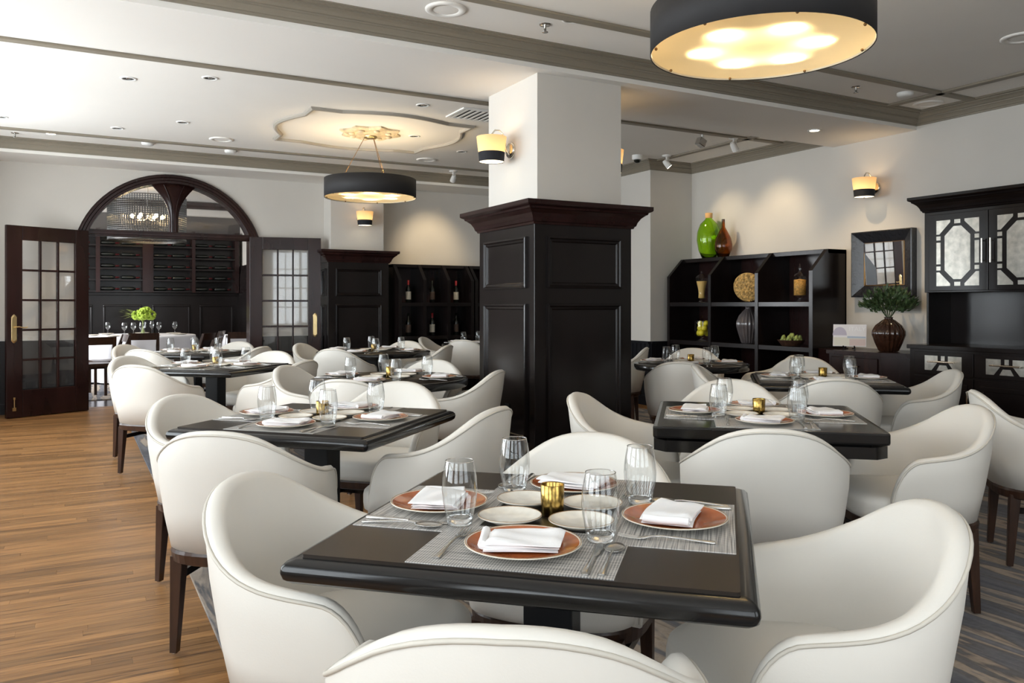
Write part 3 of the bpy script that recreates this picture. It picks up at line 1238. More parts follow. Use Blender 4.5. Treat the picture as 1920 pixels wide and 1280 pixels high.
def p_fork():
    mb = MB()
    bar(mb, HANDLE + [(.045, .0105, .0045, .002, 0), (.055, .0115, .0035, .0016, 0), (.060, .0115, .0034, .0015, 0)])
    for k in range(4):
        x = -.0096 + .0064 * k
        bar(mb, [(.058, .0019, .0034, .0015, x), (.075, .0018, .0036, .0014, x), (.092, .0014, .0058, .0012, x), (.102, .0006, .0080, .0008, x)])
    return mb.build('fork', 'steel')


def p_knife():
    mb = MB()
    bar(mb, [(-.105, .007, .0015, .006, 0), (-.10, .0088, .0015, .007, 0), (-.05, .0068, .0015, .006, 0), (-.005, .0055, .0015, .005, 0), (.0, .0065, .0015, .005, 0)])
    bar(mb, [(.0, .0045, .0025, .0018, 0), (.02, .0085, .0025, .0018, .002), (.06, .0095, .0025, .0016, .002), (.095, .0065, .0025, .0014, 0), (.112, .001, .0025, .001, -.003)])
    return mb.build('knife', 'steel')


def p_spoon():
    mb = MB()
    bar(mb, HANDLE)
    rings = []
    for g, z in ((1.0, .0075), (.8, .0042), (.5, .0022), (.05, .0016)):
        rings.append([(.021 * g * math.cos(2 * PI * i / 20), .060 + .033 * g * math.sin(2 * PI * i / 20), z) for i in range(20)])
    rings2 = [[(x, y, z - .0012) for x, y, z in r] for r in rings]
    mb.loft(list(reversed(rings2)) + rings, True)
    return mb.build('spoon', 'steel')


def p_glass():
    mb = MB()
    out = [(0, 0), (.0255, .0), (.028, .003), (.0325, .025), (.0382, .055), (.0405, .080), (.0390, .105), (.0350, .130), (.0318, .145)]
    inn = [(.0308, .1455), (.0300, .145), (.0328, .130), (.0363, .105), (.0375, .080), (.0358, .055), (.0305, .028), (.024, .018), (.010, .0155), (0, .015)]
    mb.lathe(out, 40)
    g = mb.build('tumbler', 'glassware')
    MB().lathe([(0, .001), (.0255, .001), (.0278, .004), (.0296, .017), (.0230, .0175), (0, .0150)], 40).build('base', 'tumbler', g)
    MB().tube([(.0318 * math.cos(2 * PI * i / 40), .0318 * math.sin(2 * PI * i / 40), .1452) for i in range(40)], .0009, 6, closed=True).build('rim', 'tumbler', g)
    return g


def p_candle():
    b = MB().lathe([(0, 0), (.0255, 0), (.0268, .003), (.0285, .073), (.0275, .074), (.0262, .071), (.0245, .012), (0, .011)], 28).build('candle_holder', 'gold')
    MB().lathe([(0, .012), (.022, .012), (.022, .030), (0, .031)], 20).build('candle', 'linen', b)
    return b


PMAT, PPLATE, PNAP, PFORK, PKNIFE, PSPOON, PGLASS, PCAND = [Proto(tag(f(), 'x', c)) for f, c in
    ((p_placemat, 'placemat'), (p_plate, 'plate'), (p_napkin, 'napkin'), (p_fork, 'fork'), (p_knife, 'knife'), (p_spoon, 'spoon'), (p_glass, 'glass'), (p_candle, 'candle holder'))]
PSIDE = Proto(tag(p_plate(.074, 'creamware', 'sideware', 'side_plate'), 'x', 'plate'))
rj = random.Random(11)
for k, (C, rot, zt) in TABLES.items():
    if k == 'T11':
        continue
    sq = TINFO[k][2] in ('sq', 'leaf')
    ph = TINFO[k][3]
    ext = 0 if sq else TINFO[k][2] - .457
    for q in range(4):
        sp = ', seat ' + SEAT['NRFL'[q]] + ', ' + ph
        ang = rot + q * PI / 2 - PI / 2            # direction from the centre to the sitter
        O = Vector((math.cos(ang), math.sin(ang)))
        S = Vector((-O.y, O.x))                     # sitter's right
        rz = ang + PI / 2                           # local -y points to the sitter

        def at(s, o, dz=0.0):
            p = C + S * s + O * o
            return (p.x, p.y, zt + dz)
        up = .0018 if sq else 0.0
        if sq:
            PMAT.put(at(0, .279), rz, 'grey woven placemat' + sp, 'placemats on ' + ph)
        po = .285 + ext * .9
        PPLATE.put(at(0, po, up), rz, 'terracotta plate with cream rim' + sp, 'dinner plates on ' + ph)
        PNAP.put(at(rj.uniform(-.012, .012), po + rj.uniform(-.008, .008), up + .0022), rz + rj.uniform(-.25, .25), 'folded white napkin on plate' + sp, 'napkins on ' + ph)
        PFORK.put(at(-.150, po + rj.uniform(-.01, .02), up), rz + rj.uniform(-.05, .05), 'silver dinner fork' + sp, 'forks on ' + ph)
        PKNIFE.put(at(.148, po + .02, up), rz + rj.uniform(-.03, .03), 'silver dinner knife' + sp, 'knives on ' + ph)
        PSPOON.put(at(.180, po + .02, up), rz + rj.uniform(-.03, .03), 'silver soup spoon' + sp, 'spoons on ' + ph)
        PGLASS.put(at(.143 + rj.uniform(-.005, .006), .186 + ext * .45 + rj.uniform(-.005, .006), up), rz, 'clear barrel water tumbler' + sp, 'tumblers on ' + ph)
        PSIDE.put(at(-.082, .084 + ext * .25), rz, 'small cream side plate' + sp, 'side plates on ' + ph)
    PCAND.put((C.x, C.y, zt), rot, 'gold mercury-glass candle holder on the ' + ph, None)

# ================================================================== LIGHT FITTINGS
def point(name, loc, power, col, rad, parent):
    l = bpy.data.lights.new(name, 'POINT')
    l.energy, l.color, l.shadow_soft_size = power, col, rad
    o = bpy.data.objects.new(name, l)
    o.location = loc
    COL.objects.link(o)
    o.parent = parent
    return o


WARM = (1.0, .72, .40)


def drum(label, x, y, zb, r=.47, h=.19, zc=ZC, rosette=True):
    t = thing('drum_pendant', label, 'pendant lamp', (x, y, 0), 0)
    MB().lathe([(r - .003, zb), (r, zb), (r, zb + h), (r - .003, zb + h)], 72).build('drum_shade', 'drumblack', t)
    MB().lathe([(r - .0035, zb + .003), (r - .0035, zb + h - .002)], 72).build('shade_lining', 'shadewhite', t)
    MB().lathe([(r - .006, zb + .010), (r - .006, zb + .013), (0, zb + .013)], 72).build('diffuser', 'drumdiffuser', t)
    for k in range(8):
        a = 2 * PI * k / 8 + .3
        MB().sphere(((r - .018) * math.cos(a), (r - .018) * math.sin(a), zb + .006), .007, 8, 6).build('clip', 'bronze', t)
    hub = MB().lathe([(.0, zb + h * .5), (.04, zb + h * .5), (.04, zb + h * .5 + .03), (0, zb + h * .5 + .03)], 20)
    for k in range(6):
        a = 2 * PI * k / 6 + .2
        hub.tube([(0, 0, zb + h * .55), (.27 * math.cos(a), .27 * math.sin(a), zb + h * .55)], .006, 6)
    hub.build('spider', 'white_metal', t)
    for k in range(6):
        a = 2 * PI * k / 6 + .2
        point('drum_bulb', (.27 * math.cos(a), .27 * math.sin(a), zb + .036), 3.6, (1.0, .79, .50), .018, t)
    for k in range(3):
        a = 2 * PI * k / 3 + .62
        MB().tube([(.30 * math.cos(a), .30 * math.sin(a), zb + h - .01), (.06 * math.cos(a), .06 * math.sin(a), zc - .055)], .0032, 6).build('suspension_rod', 'bronze', t)
    MB().lathe([(0, zc - .062), (.065, zc - .062), (.07, zc - .05), (.07, zc - .022), (.05, zc - .005), (.05, zc)], 28).build('canopy', 'brass', t)
    if rosette:
        rs = MB()
        n = 16
        rings = []
        for g, z in ((1.0, zc), (1.0, zc - .016), (.86, zc - .03), (.62, zc - .024), (.40, zc - .04), (.2, zc - .045)):
            rings.append([((.33 if j % 2 == 0 else .27) * g * math.cos(2 * PI * j / n), (.33 if j % 2 == 0 else .27) * g * math.sin(2 * PI * j / n), z) for j in range(n)])
        rs.loft(rings, False)
        for j in range(8):
            a = 2 * PI * j / 8
            rs.sphere((.2 * math.cos(a), .2 * math.sin(a), zc - .032), .035, 8, 5, .5)
        rs.build('ceiling_rosette', 'rosette', t)
    return t


drum('black drum pendant over the folded-leaf table', 2.63, 2.57, 2.36, rosette=False)
drum('black drum pendant hanging from the ceiling rosette', 2.70, 8.02, 2.36)


def sconce(label, x, y, z, rz, power=1.0):
    """wall face at local y=0, lamp sticks out along -y"""
    t = thing('wall_sconce', label, 'wall lamp', (x, y, z), rz, 'fabric shade wall sconces')
    cy = -.17
    ring = lambda r0, z0, r1, z1, seg=36: MB().lathe([(r0, z0), (r1, z1)], seg, (0, cy, 0))
    ring(.098, .07, .112, .185).build('shade', 'linenshade', t)
    ring(.093, .0, .0985, .07).build('shade_band', 'fabricblack', t)
    MB().lathe([(.0915, .004), (0, .004)], 36, (0, cy, 0)).build('diffuser', 'diffuser_sconce', t)
    MB().lathe([(.010, -.006), (.010, .004)], 12, (0, cy, 0)).build('finial', 'nickel', t)
    bp = MB()
    bp.lathe([(.06, 0), (.06, .018), (.05, .026), (0, .026)], 32)
    bp.xform(Matrix.Translation((0, 0, .10)) @ Matrix.Rotation(R(90), 4, 'X'))
    bp.build('backplate', 'nickel', t)
    ar = MB()
    ar.tube([(0, -.02, .06), (0, -.05, .10), (0, -.055, .16), (0, -.07, .21), (0, -.105, .243), (0, -.14, .24), (0, -.165, .21), (0, cy, .17), (0, cy, .10)], .006, 8)
    ar.build('arm', 'nickel', t)
    point('sconce_bulb', (0, cy, .10), power, WARM, .03, t)


sconce('fabric sconce on the aisle face of the pillar', 2.89, 5.31, 2.31, R(-90))
sconce('fabric sconce on the pillar face towards the display shelves', 3.62, 5.31, 2.31, R(90))
sconce('fabric sconce on the pilaster by the French door', 3.40, 10.50, 2.31, 0)
sconce('fabric sconce on the wall above the square mirror', XR, 5.28, 2.31, R(-90))


# recessed downlights etc on the ceiling
def on_ceiling(px, py, z=ZC):
    p = onz(px, py, z)
    return p.x, p.y


def p_downlight(lit):
    t = thing('downlight', 'x', 'downlight')
    MB().lathe([(.042, -.001), (.044, -.007), (.060, -.006), (.064, 0)], 28).build('trim_ring', 'plastic_white', t)
    MB().lathe([(.043, -.003), (.030, -.001), (0, -.0008)], 24).build('baffle' if not lit else 'lens', 'lamp_lit' if lit else 'darkhole', t)
    if not lit:
        MB().lathe([(.018, -.0015), (.016, -.004), (0, -.004)], 16).build('lamp', 'steel', t)
    return t


DL = Proto(p_downlight(False))
for i, (px, py, where) in enumerate(((241, 147, ''), (394, 146, ''), (220, 240, ''), (343, 229, ''), (2, 219, ''), (793, 197, ''), (777, 255, ''), (866, 284, ''), (1072, 37, ''))):
    x, y = on_ceiling(px, py)
    lab = {5: 'unlit recessed downlight between the medallion moulding and the air vent', 6: 'unlit recessed downlight inside the medallion moulding', 7: 'unlit recessed downlight by the speaker next to the medallion',
           8: 'unlit recessed downlight beside the sprinkler before the beam'}.get(i, 'unlit recessed downlight on the French door side of the medallion')
    DL.put((x, y, ZC), 0, lab, 'unlit downlights beyond the beam' if y > 5.8 else None)
lit1 = p_downlight(True)
x, y = on_ceiling(95, 250)
tag(lit1, 'lit recessed downlight near the crown above the arch wall', 'downlight')
lit1.location = (x, y, ZC)
lit2 = p_downlight(True)
x2, y2 = on_ceiling(1527, 244, ZS)
tag(lit2, 'lit recessed downlight in the beam near the right wall', 'downlight')
lit2.location = (x2, y2, ZS)


def spot(name, loc, aim, power, ang, blend, col, rad=.03, parent=None):
    l = bpy.data.lights.new(name, 'SPOT')
    l.energy, l.color, l.spot_size, l.spot_blend, l.shadow_soft_size = power, col, R(ang), blend, rad
    o = bpy.data.objects.new(name, l)
    o.location = loc
    d = Vector(aim) - Vector(loc)
    o.rotation_euler = d.to_track_quat('-Z', 'Y').to_euler()
    COL.objects.link(o)
    if parent:
        o.parent = parent
    return o


spot('downlight_beam', (x, y, ZC - .03), (x, y + .4, 0), 25, 80, .6, WARM)
spot('downlight_beam', (x2, y2, ZS - .03), (x2 + .5, y2, 0), 40, 95, .7, WARM)


def p_speaker():
    t = thing('ceiling_speaker', 'x', 'speaker')
    MB().lathe([(.125, 0), (.125, -.006), (.115, -.012), (.080, -.010), (.078, -.005)], 40).build('bezel', 'ceil', t)
    MB().lathe([(.078, -.006), (.02, -.009), (0, -.009)], 40).build('grille', 'ceil', t)
    return t


SPK = Proto(p_speaker())
for px, py, lab in ((415, 261, 'round ceiling speaker near the arch wall crown'), (800, 299, 'round ceiling speaker beside the medallion moulding'), (836, 17, 'round ceiling speaker just before the big beam'),
                    (1740, 194, 'round ceiling speaker in the corner by the right wall crown'), (1915, 70, 'round ceiling speaker before the hutch wall')):
    x, y = on_ceiling(px, py)
    SPK.put((x, y, ZC), 0, lab, None)
SMK = Proto(tag(MB().lathe([(.065, 0), (.065, -.018), (.055, -.030), (.02, -.034), (0, -.034)], 32).build('smoke_detector', 'plastic_white'), 'x', 'smoke detector'))
for px, py, lab in ((277, 267, 'white smoke detector near the lit downlight by the arch'), (432, 282, 'white smoke detector close to the ceiling speaker by the arch'), (1697, 174, 'white smoke detector by the crossing ceiling trims')):
    x, y = on_ceiling(px, py)
    SMK.put((x, y, ZC), 0, lab, None)


def p_sprinkler():
    t = thing('sprinkler', 'x', 'sprinkler')
    MB().lathe([(.038, 0), (.034, -.006), (.012, -.008), (0, -.008)], 24).build('escutcheon', 'steel', t)
    mb = MB().lathe([(.008, -.006), (.008, -.045), (.020, -.047), (.020, -.050), (0, -.050)], 14)
    mb.build('head', 'steel', t)
    return t


SPR = Proto(p_sprinkler())
for px, py, lab in ((1022, 46, 'chrome sprinkler head beside the unlit downlight before the beam'), (1605, 163, 'chrome sprinkler head near the smoke detector'), (28, 249, 'chrome sprinkler head beside the lit downlight at the arch')):
    x, y = on_ceiling(px, py)
    SPR.put((x, y, ZC), 0, lab, None)


def monopoint(label, px, py, aim, power, ang=55, head='white_metal', group='ceiling spotlights'):
    x, y = on_ceiling(px, py)
    t = thing('ceiling_spotlight', label, 'spotlight', (x, y, ZC), 0, group)
    MB().lathe([(.055, 0), (.055, -.010), (.045, -.018), (.012, -.020), (.012, -.07)], 24).build('canopy', head, t)
    d = (Vector(aim) - Vector((x, y, ZC - .10)))
    dl = d.normalized()
    c = Vector((0, 0, -.10))
    MB().tube([(0.03, 0, -.02), (.036, 0, -.10), (0, 0, -.12)], .005, 6).build('yoke', head, t)
    mb = MB().tube([c - dl * .05, c - dl * .03, c + dl * .03, c + dl * .05], [.022, .030, .036, .036], 16)
    mb.build('lamp_head', head, t)
    MB().tube([c + dl * .0501, c + dl * .052], [.032, .031], 16).build('lens', 'lamp_lit' if power else 'steel', t)
    if power:
        w = Vector((x, y, ZC)) + c + dl * .06
        spot('spot_beam', w, aim, power, ang, .9, (1, .78, .48), .03)
    return t


monopoint('white ceiling spotlight aimed above the wine shelves', 850, 320, (4.55, YB, 1.95), 42, 62)
monopoint('white ceiling spotlight nearest the corner above the green bottle', 1250, 291, (XR, 7.2, 2.0), 18, 70)
monopoint('white ceiling spotlight on the trim above the display shelves', 1376, 257, (XR, 6.5, 2.0), 24, 75)
sx, sy = on_ceiling(1317, 252)
t = thing('box_spotlight', 'small grey box spotlight hanging between two white spotlights', 'spotlight', (sx, sy, ZC))
MB().lathe([(.010, 0), (.010, -.05)], 10).build('stem', 'white_metal', t)
hb = MB().box(-.045, .045, -.035, .035, -.04, .04)
hb.xform(Matrix.Translation((-.02, 0, -.085)) @ Matrix.Rotation(R(25), 4, 'Y'))
hb.build('housing', 'steel', t, bevel=.006)
dx, dy = on_ceiling(1195, 291)
t = thing('dome_camera', 'white dome security camera on the ceiling behind the pillar', 'camera', (dx, dy, ZC))
MB().lathe([(.062, 0), (.062, -.045), (.052, -.055), (.045, -.055)], 28).build('housing', 'plastic_white', t)
MB().lathe([(.045, -.055), (.040, -.075), (.022, -.092), (0, -.096)], 24).build('dome', 'bottle', t)
# air vent beside the pillar
vx, vy = on_ceiling(893, 212)
t = thing('ceiling_vent', 'white slatted air vent in the ceiling beside the pillar', 'vent', (vx + .10, vy + .05, ZC))
fr = MB()
for a, b, c, d in ((-.30, .30, -.20, -.17), (-.30, .30, .17, .20), (-.30, -.27, -.17, .17), (.27, .30, -.17, .17)):
    fr.box(a, b, c, d, -.012, 0)
fr.build('frame', 'plastic_white', t)
MB().box(-.27, .27, -.17, .17, -.002, 0).build('duct', 'darkhole', t)
for k in range(9):
    xk = -.255 + k * .058
    MB().box(xk, xk + .026, -.17, .17, -.011, -.007).build('slat', 'white_metal', t)

# ================================================================== SHELF UNITS
def shelf_unit(name, label, loc, rz, W, nb, D=.50, DT=.28, H=1.82, zb=1.60, shelves=(1.235, .775, .36)):
    """local x along the wall, local y out from the wall"""
    t = thing(name, label, 'shelves', loc, rz)
    T = .045
    MB().box(0, W, .002, .02, 0, H - .02).build('back_panel', 'mahogany', t)
    for k in range(nb + 1):
        x = (W - T) * k / nb
        poly = [(.002, 0), (D, 0), (D, zb), (DT, H), (.002, H)]
        mb = MB()
        mb.loft([[(x, a, b) for a, b in poly], [(x + T, a, b) for a, b in poly]], False)
        mb.build('divider', 'espresso' if 0 < k < nb else 'espresso', t, bevel=.003)
    MB().box(0, W, .002, DT - .004, H - T, H + .001).build('top', 'espresso', t, bevel=.003)
    for z in shelves:
        for k in range(nb):
            x0 = (W - T) * k / nb + T
            x1 = (W - T) * (k + 1) / nb
            MB().box(x0, x1, .02, D - .006, z, z + .05).build('shelf', 'espresso', t, bevel=.003)
    MB().box(T, W - T, .02, D - .04, 0, .09).build('plinth', 'espresso', t)
    return t


shelf_unit('display_shelf', 'tall dark display shelves holding jars and a ribbed vase', (XR - .003, 5.62, 0), R(90), 2.24, 3)
shelf_unit('wine_shelf', 'dark wine shelves with six standing bottles', (5.02, YB - .003, 0), R(180), 1.14, 3)
shelf_unit('wine_shelf', 'dark empty shelves next to the wine bottle shelves', (6.17, YB - .003, 0), R(180), 1.13, 3)


# wine bottles standing on the wine shelves
def p_bottle(lab, cap):
    b = MB().lathe([(0, 0), (.036, 0), (.0375, .004), (.0375, .185), (.034, .205), (.018, .230), (.0145, .25), (.0145, .312), (0, .314)], 24).build('wine_bottle', 'bottle')
    MB().lathe([(.0380, .045), (.0380, .155)], 24).build('bottle_label', lab, b)
    MB().lathe([(.0152, .245), (.0155, .314), (0, .3155)], 16).build('capsule', cap, b)
    return b


BW = Proto(tag(p_bottle('labelcream', 'capsule'), 'x', 'bottle'))
BD = Proto(tag(p_bottle('labeldark', 'bottle'), 'x', 'bottle'))
bx = [4.10, 4.46, 4.83]
WB = [(0, 1.285, BW, 'red-capped wine bottle with cream label on the upper wine shelf', 'cream label bottles on the upper wine shelf'), (1, 1.285, BD, 'dark-labelled wine bottle between two cream-labelled ones on upper shelf', None),
      (2, 1.285, BW, 'red-capped wine bottle with cream label on the upper wine shelf', 'cream label bottles on the upper wine shelf'), (0, .825, BD, 'dark-labelled wine bottle on the lower wine shelf', 'dark bottles on the lower wine shelf'),
      (1, .825, BW, 'cream-labelled wine bottle on the lower shelf between dark ones', None), (2, .825, BD, 'dark-labelled wine bottle on the lower wine shelf', 'dark bottles on the lower wine shelf')]
for i, z, P, lab, g in WB:
    P.put((bx[i], YB - .30, z), 0, lab, g)


# demijohns on the display shelves
def vessel(name, label, cat, prof, m, loc, extra=None, seg=40, rib=0, ramp=0.0):
    t = thing(name, label, cat, loc)
    MB().lathe(prof, seg, rib=rib, ramp=ramp).build('body', m, t)
    if extra:
        extra(t)
    return t


def cork_(t):
    MB().lathe([(.0435, .492), (.0445, .555), (.0, .556)], 24).build('cork', 'cork', t)


vessel('glass_demijohn', 'big green glass bottle with cork collar atop the display shelves', 'bottle',
       [(0, .0), (.075, .0), (.085, .008), (.125, .10), (.146, .22), (.140, .32), (.105, .42), (.055, .47), (.040, .485), (.038, .545), (.034, .545), (.036, .485), (.050, .466), (.100, .416), (.136, .32), (.142, .22), (.121, .10), (.078, .012), (0, .010)],
       'greenglass', (6.83, 7.50, 1.822), cork_)
vessel('glass_bottle', 'tall amber glass bottle atop the display shelves', 'bottle',
       [(0, 0), (.055, 0), (.065, .006), (.100, .09), (.106, .15), (.090, .23), (.050, .31), (.022, .36), (.018, .45), (.020, .455), (.014, .455), (.014, .36), (.046, .308), (.086, .228), (.102, .15), (.096, .092), (.060, .012), (0, .010)],
       'amberglass', (6.82, 7.24, 1.822))

# items in the display shelves (bays along Y: 5.64-6.36-7.09-7.8)
zu, zl = 1.2865, .8265


def jar1(t):
    MB().lathe([(0, .045), (.040, .05), (.036, .10), (.042, .16), (.062, .25), (0, .252)], 28).build('pasta', 'pasta', t)
    MB().lathe([(.076, .292), (.060, .315), (.02, .335), (.010, .345), (.018, .358), (.010, .372), (0, .374)], 28).build('lid', 'glassthin', t)


vessel('pasta_jar', 'flared glass jar of long pasta on the display shelf', 'jar', [(0, 0), (.045, 0), (.040, .01), (.015, .025), (.02, .035), (.046, .04), (.042, .10), (.048, .16), (.070, .26), (.075, .292)], 'glassthin', (6.60, 7.37, zu), jar1)


def jar2(t):
    MB().lathe([(0, .065), (.060, .066), (.060, .225), (0, .235)], 28).build('pasta', 'pasta2', t)
    MB().lathe([(.068, .262), (.05, .285), (.02, .30), (.012, .325), (.020, .34), (.010, .36), (.006, .39), (0, .395)], 28).build('lid', 'glassthin', t)


vessel('candy_jar', 'cylindrical glass jar of orange pasta with pointed lid', 'jar', [(0, 0), (.038, 0), (.034, .008), (.014, .03), (.030, .05), (.064, .06), (.065, .25), (.068, .262)], 'glassthin', (6.58, 5.87, zu), jar2)
t = thing('seed_disc', 'round mosaic disc of dried seeds standing on the display shelf', 'ornament', (6.62, 6.64, zu + .165))
sd = MB().lathe([(0, -.018), (.150, -.018), (.163, -.006), (.163, .006), (.150, .018), (0, .018)], 48)
sd.xform(Matrix.Rotation(R(25), 4, 'Z') @ Matrix.Rotation(R(80), 4, 'Y'))
sd.build('disc', 'seeddisc', t)
rg = random.Random(2)
se = MB()
for k in range(260):
    a, r0 = rg.uniform(0, 2 * PI), .155 * math.sqrt(rg.random())
    se.sphere((r0 * math.cos(a), r0 * math.sin(a), -.019), rg.uniform(.006, .011), 6, 4, .6)
se.xform(Matrix.Rotation(R(25), 4, 'Z') @ Matrix.Rotation(R(80), 4, 'Y'))
so_ = se.build('seeds', 'seeddisc', t)
so_['kind'] = 'stuff'
RIBV = [(0, 0), (.075, 0), (.085, .01), (.115, .10), (.140, .19), (.138, .235), (.110, .30), (.060, .355), (.035, .375), (.034, .392), (.042, .398), (.030, .398), (.026, .375), (0, .37)]
vessel('ribbed_vase', 'silvery brown ribbed vase on the lower display shelf', 'vase', [(r * .93, z * 1.02) for r, z in RIBV], 'vasegrey', (6.62, 6.63, zl), None, 120, 20, .045)


def lemons(t):
    rg = random.Random(8)
    for k, (x, y, z) in enumerate(((-.045, -.04, .095), (.045, -.03, .095), (0, .05, .095), (-.03, .0, .150), (.04, .01, .155), (-.01, -.05, .150), (.0, .03, .20), (.035, -.03, .205))):
        s = MB().sphere((0, 0, 0), .034, 14, 10, 1.18)
        s.xform(Matrix.Translation((x, y, z)) @ Matrix.Rotation(rg.uniform(0, 3), 4, 'X'))
        s.build('lemon', 'lemon', t)
    MB().lathe([(.088, .235), (.05, .262), (.012, .28), (.012, .30), (0, .305)], 28).build('lid', 'glassthin', t)


vessel('lemon_jar', 'footed glass jar filled with yellow lemons on the lower display shelf', 'jar', [(0, 0), (.055, 0), (.050, .008), (.015, .03), (.03, .05), (.085, .06), (.092, .14), (.088, .235)], 'glassthin', (6.58, 7.34, zl), lemons)
t = thing('artichoke_bowl', 'dark woven bowl of green artichokes on the lower display shelf', 'bowl', (6.52, 5.93, zl))
MB().lathe([(0, 0), (.08, 0), (.10, .01), (.135, .06), (.140, .065), (.128, .060), (.09, .015), (0, .012)], 36).build('bowl', 'basket', t)
rg = random.Random(4)
for k in range(9):
    a = 2 * PI * k / 7
    r0 = .085 if k < 7 else .02
    mb = MB()
    for j in range(14):
        b = j * 2.4
        mb.sphere((.018 * math.cos(b) * (1 - j / 16), .018 * math.sin(b) * (1 - j / 16), .006 + j * .003), .013, 6, 5, 1.3)
    mb.build('artichoke', 'artichoke', t, (r0 * math.cos(a), r0 * math.sin(a), .055 + (.02 if k >= 7 else 0)))

# ================================================================== SIDEBOARD, MIRROR, VASE, BOOK
t = thing('sideboard', 'dark mahogany sideboard with canted corners under the mirror', 'sideboard', (0, 0, 0))
SBX = 6.42


def canted(e, z0, z1):
    x0 = SBX - e
    return [(XR - .004, 4.56 - e), (XR - .004, 5.585), (SBX + .40, 5.585), (SBX + .10, 5.585), (x0, 5.37 + e * .6), (x0, 4.80 - e * .6), (SBX + .12, 4.56 - e)]


MB().prism(canted(.0, 0, 0), .08, .785).build('carcass', 'mahogany', t)
MB().prism(canted(.025, 0, 0), .785, .82).build('top', 'mahogany', t, bevel=.006)
MB().prism(canted(-.04, 0, 0), .0, .08).build('plinth', 'espresso', t)
dr = MB().box(SBX - .012, SBX, 4.83, 5.34, .60, .76)
do = dr.build('drawer', 'mahogany', t, bevel=.006)
MB().tube([(SBX - .03, 5.03, .68), (SBX - .03, 5.14, .68)], .006).build('drawer_pull', 'bronze', do)
for y0, y1 in ((4.83, 5.08), (5.09, 5.34)):
    MB().box(SBX - .012, SBX, y0, y1, .14, .58).build('door', 'mahogany', t, bevel=.006)

# mirror
t = thing('wall_mirror', 'square mirror in a wide dark frame above the leafy vase', 'mirror', (XR - .002, 5.17, 1.655))
w2, h2, fw_ = .335, .325, .115
MB().box(-.012, 0, -w2 + .02, w2 - .02, -h2 + .02, h2 - .02).build('backing', 'beadblack', t)
MB().add([(-.0135, -w2 + fw_, -h2 + fw_), (-.0135, w2 - fw_, -h2 + fw_), (-.0335, w2 - fw_, h2 - fw_), (-.0335, -w2 + fw_, h2 - fw_)], [(0, 3, 2, 1)]).build('glass', 'mirror', t)
corners = [(-w2, -h2), (w2, -h2), (w2, h2), (-w2, h2)]
inn = [(-w2 + fw_, -h2 + fw_), (w2 - fw_, -h2 + fw_), (w2 - fw_, h2 - fw_), (-w2 + fw_, h2 - fw_)]
for k in range(4):
    a, b, c, d = corners[k], corners[(k + 1) % 4], inn[(k + 1) % 4], inn[k]
    mb = MB()
    NN = 16
    rings = []
    for i in range(NN + 1):
        f = i / NN
        o_ = (a[0] + (b[0] - a[0]) * f, a[1] + (b[1] - a[1]) * f)
        i_ = (d[0] + (c[0] - d[0]) * f, d[1] + (c[1] - d[1]) * f)
        mid = ((o_[0] * .92 + i_[0] * .08), (o_[1] * .92 + i_[1] * .08))
        rings.append([(0, o_[0], o_[1]), (-.075, o_[0], o_[1]), (-.080, mid[0], mid[1]), (-.022, i_[0], i_[1]), (0, i_[0], i_[1])])
    mb.loft(rings, False)
    mb.build('frame_side', 'frameblack', t)
ib = MB()
for k in range(4):
    a, b = inn[k], inn[(k + 1) % 4]
    ib.tube([(-.024, a[0], a[1]), (-.024, b[0], b[1])], .006, 6)
ib.build('inner_bead', 'bronze', t)

# vase with greenery
t = thing('leaf_vase', 'glossy brown ribbed vase of green foliage on the sideboard', 'vase', (6.66, 4.90, .822))
MB().lathe([(r * 1.0, z * .80) for r, z in RIBV], 120, rib=20, ramp=.045).build('vase', 'vasebrown', t)
lf = MB()
rg = random.Random(6)
for k in range(620):
    a = rg.uniform(0, 2 * PI)
    tilt = math.sqrt(rg.random()) * 1.12
    ln = rg.uniform(.45, 1.0) * (.30 - .03 * tilt)
    base = Vector((0, 0, .30))
    d = Vector((math.sin(tilt) * math.cos(a), math.sin(tilt) * math.sin(a), math.cos(tilt)))
    d = Vector((d.x, d.y * 1.05, d.z))
    p = base + d * ln
    ld = (d + Vector((rg.uniform(-.6, .6), rg.uniform(-.6, .6), rg.uniform(-.2, .7)))).normalized()
    sd_ = ld.cross(Vector((rg.uniform(-1, 1), rg.uniform(-1, 1), rg.uniform(-1, 1)))).normalized()
    nn = ld.cross(sd_)
    L_, W_ = rg.uniform(.045, .075), rg.uniform(.010, .016)
    lf.add([p, p + ld * L_ * .5 + sd_ * W_ + nn * .004, p + ld * L_, p + ld * L_ * .5 - sd_ * W_ + nn * .004, p + ld * L_ * .5 - nn * .003], [(0, 1, 4), (1, 2, 4), (2, 3, 4), (3, 0, 4)], True)
lo = lf.build('foliage', 'greenleaf', t)
lo['kind'] = 'stuff'
stm = MB()
for k in range(16):
    a = 2 * PI * k / 16
    stm.tube([(.012 * math.cos(a), .012 * math.sin(a), .22), (.016 * math.cos(a), .016 * math.sin(a), .31), (.12 * math.cos(a), .12 * math.sin(a), .47)], .003, 5)
stm.build('stems', 'greenleaf', t)

# cook book on a little easel
t = thing('book_on_easel', 'pale landscape-format book on a small black easel beside the vase', 'book', (6.62, 5.30, .822), R(-58))
bk = MB().box(-.15, .15, -.006, .006, .028, .243)
M_ = Matrix.Rotation(R(-10), 4, 'X')
bk.xform(M_)
bo = bk.build('cover', 'paperwhite', t)


def flat(poly, m, off, name='print'):
    mb = MB().add([M_ @ Vector((x, -.006 - off, z)) for x, z in poly], [tuple(range(len(poly)))])
    o = mb.build(name, m, bo)
    return o


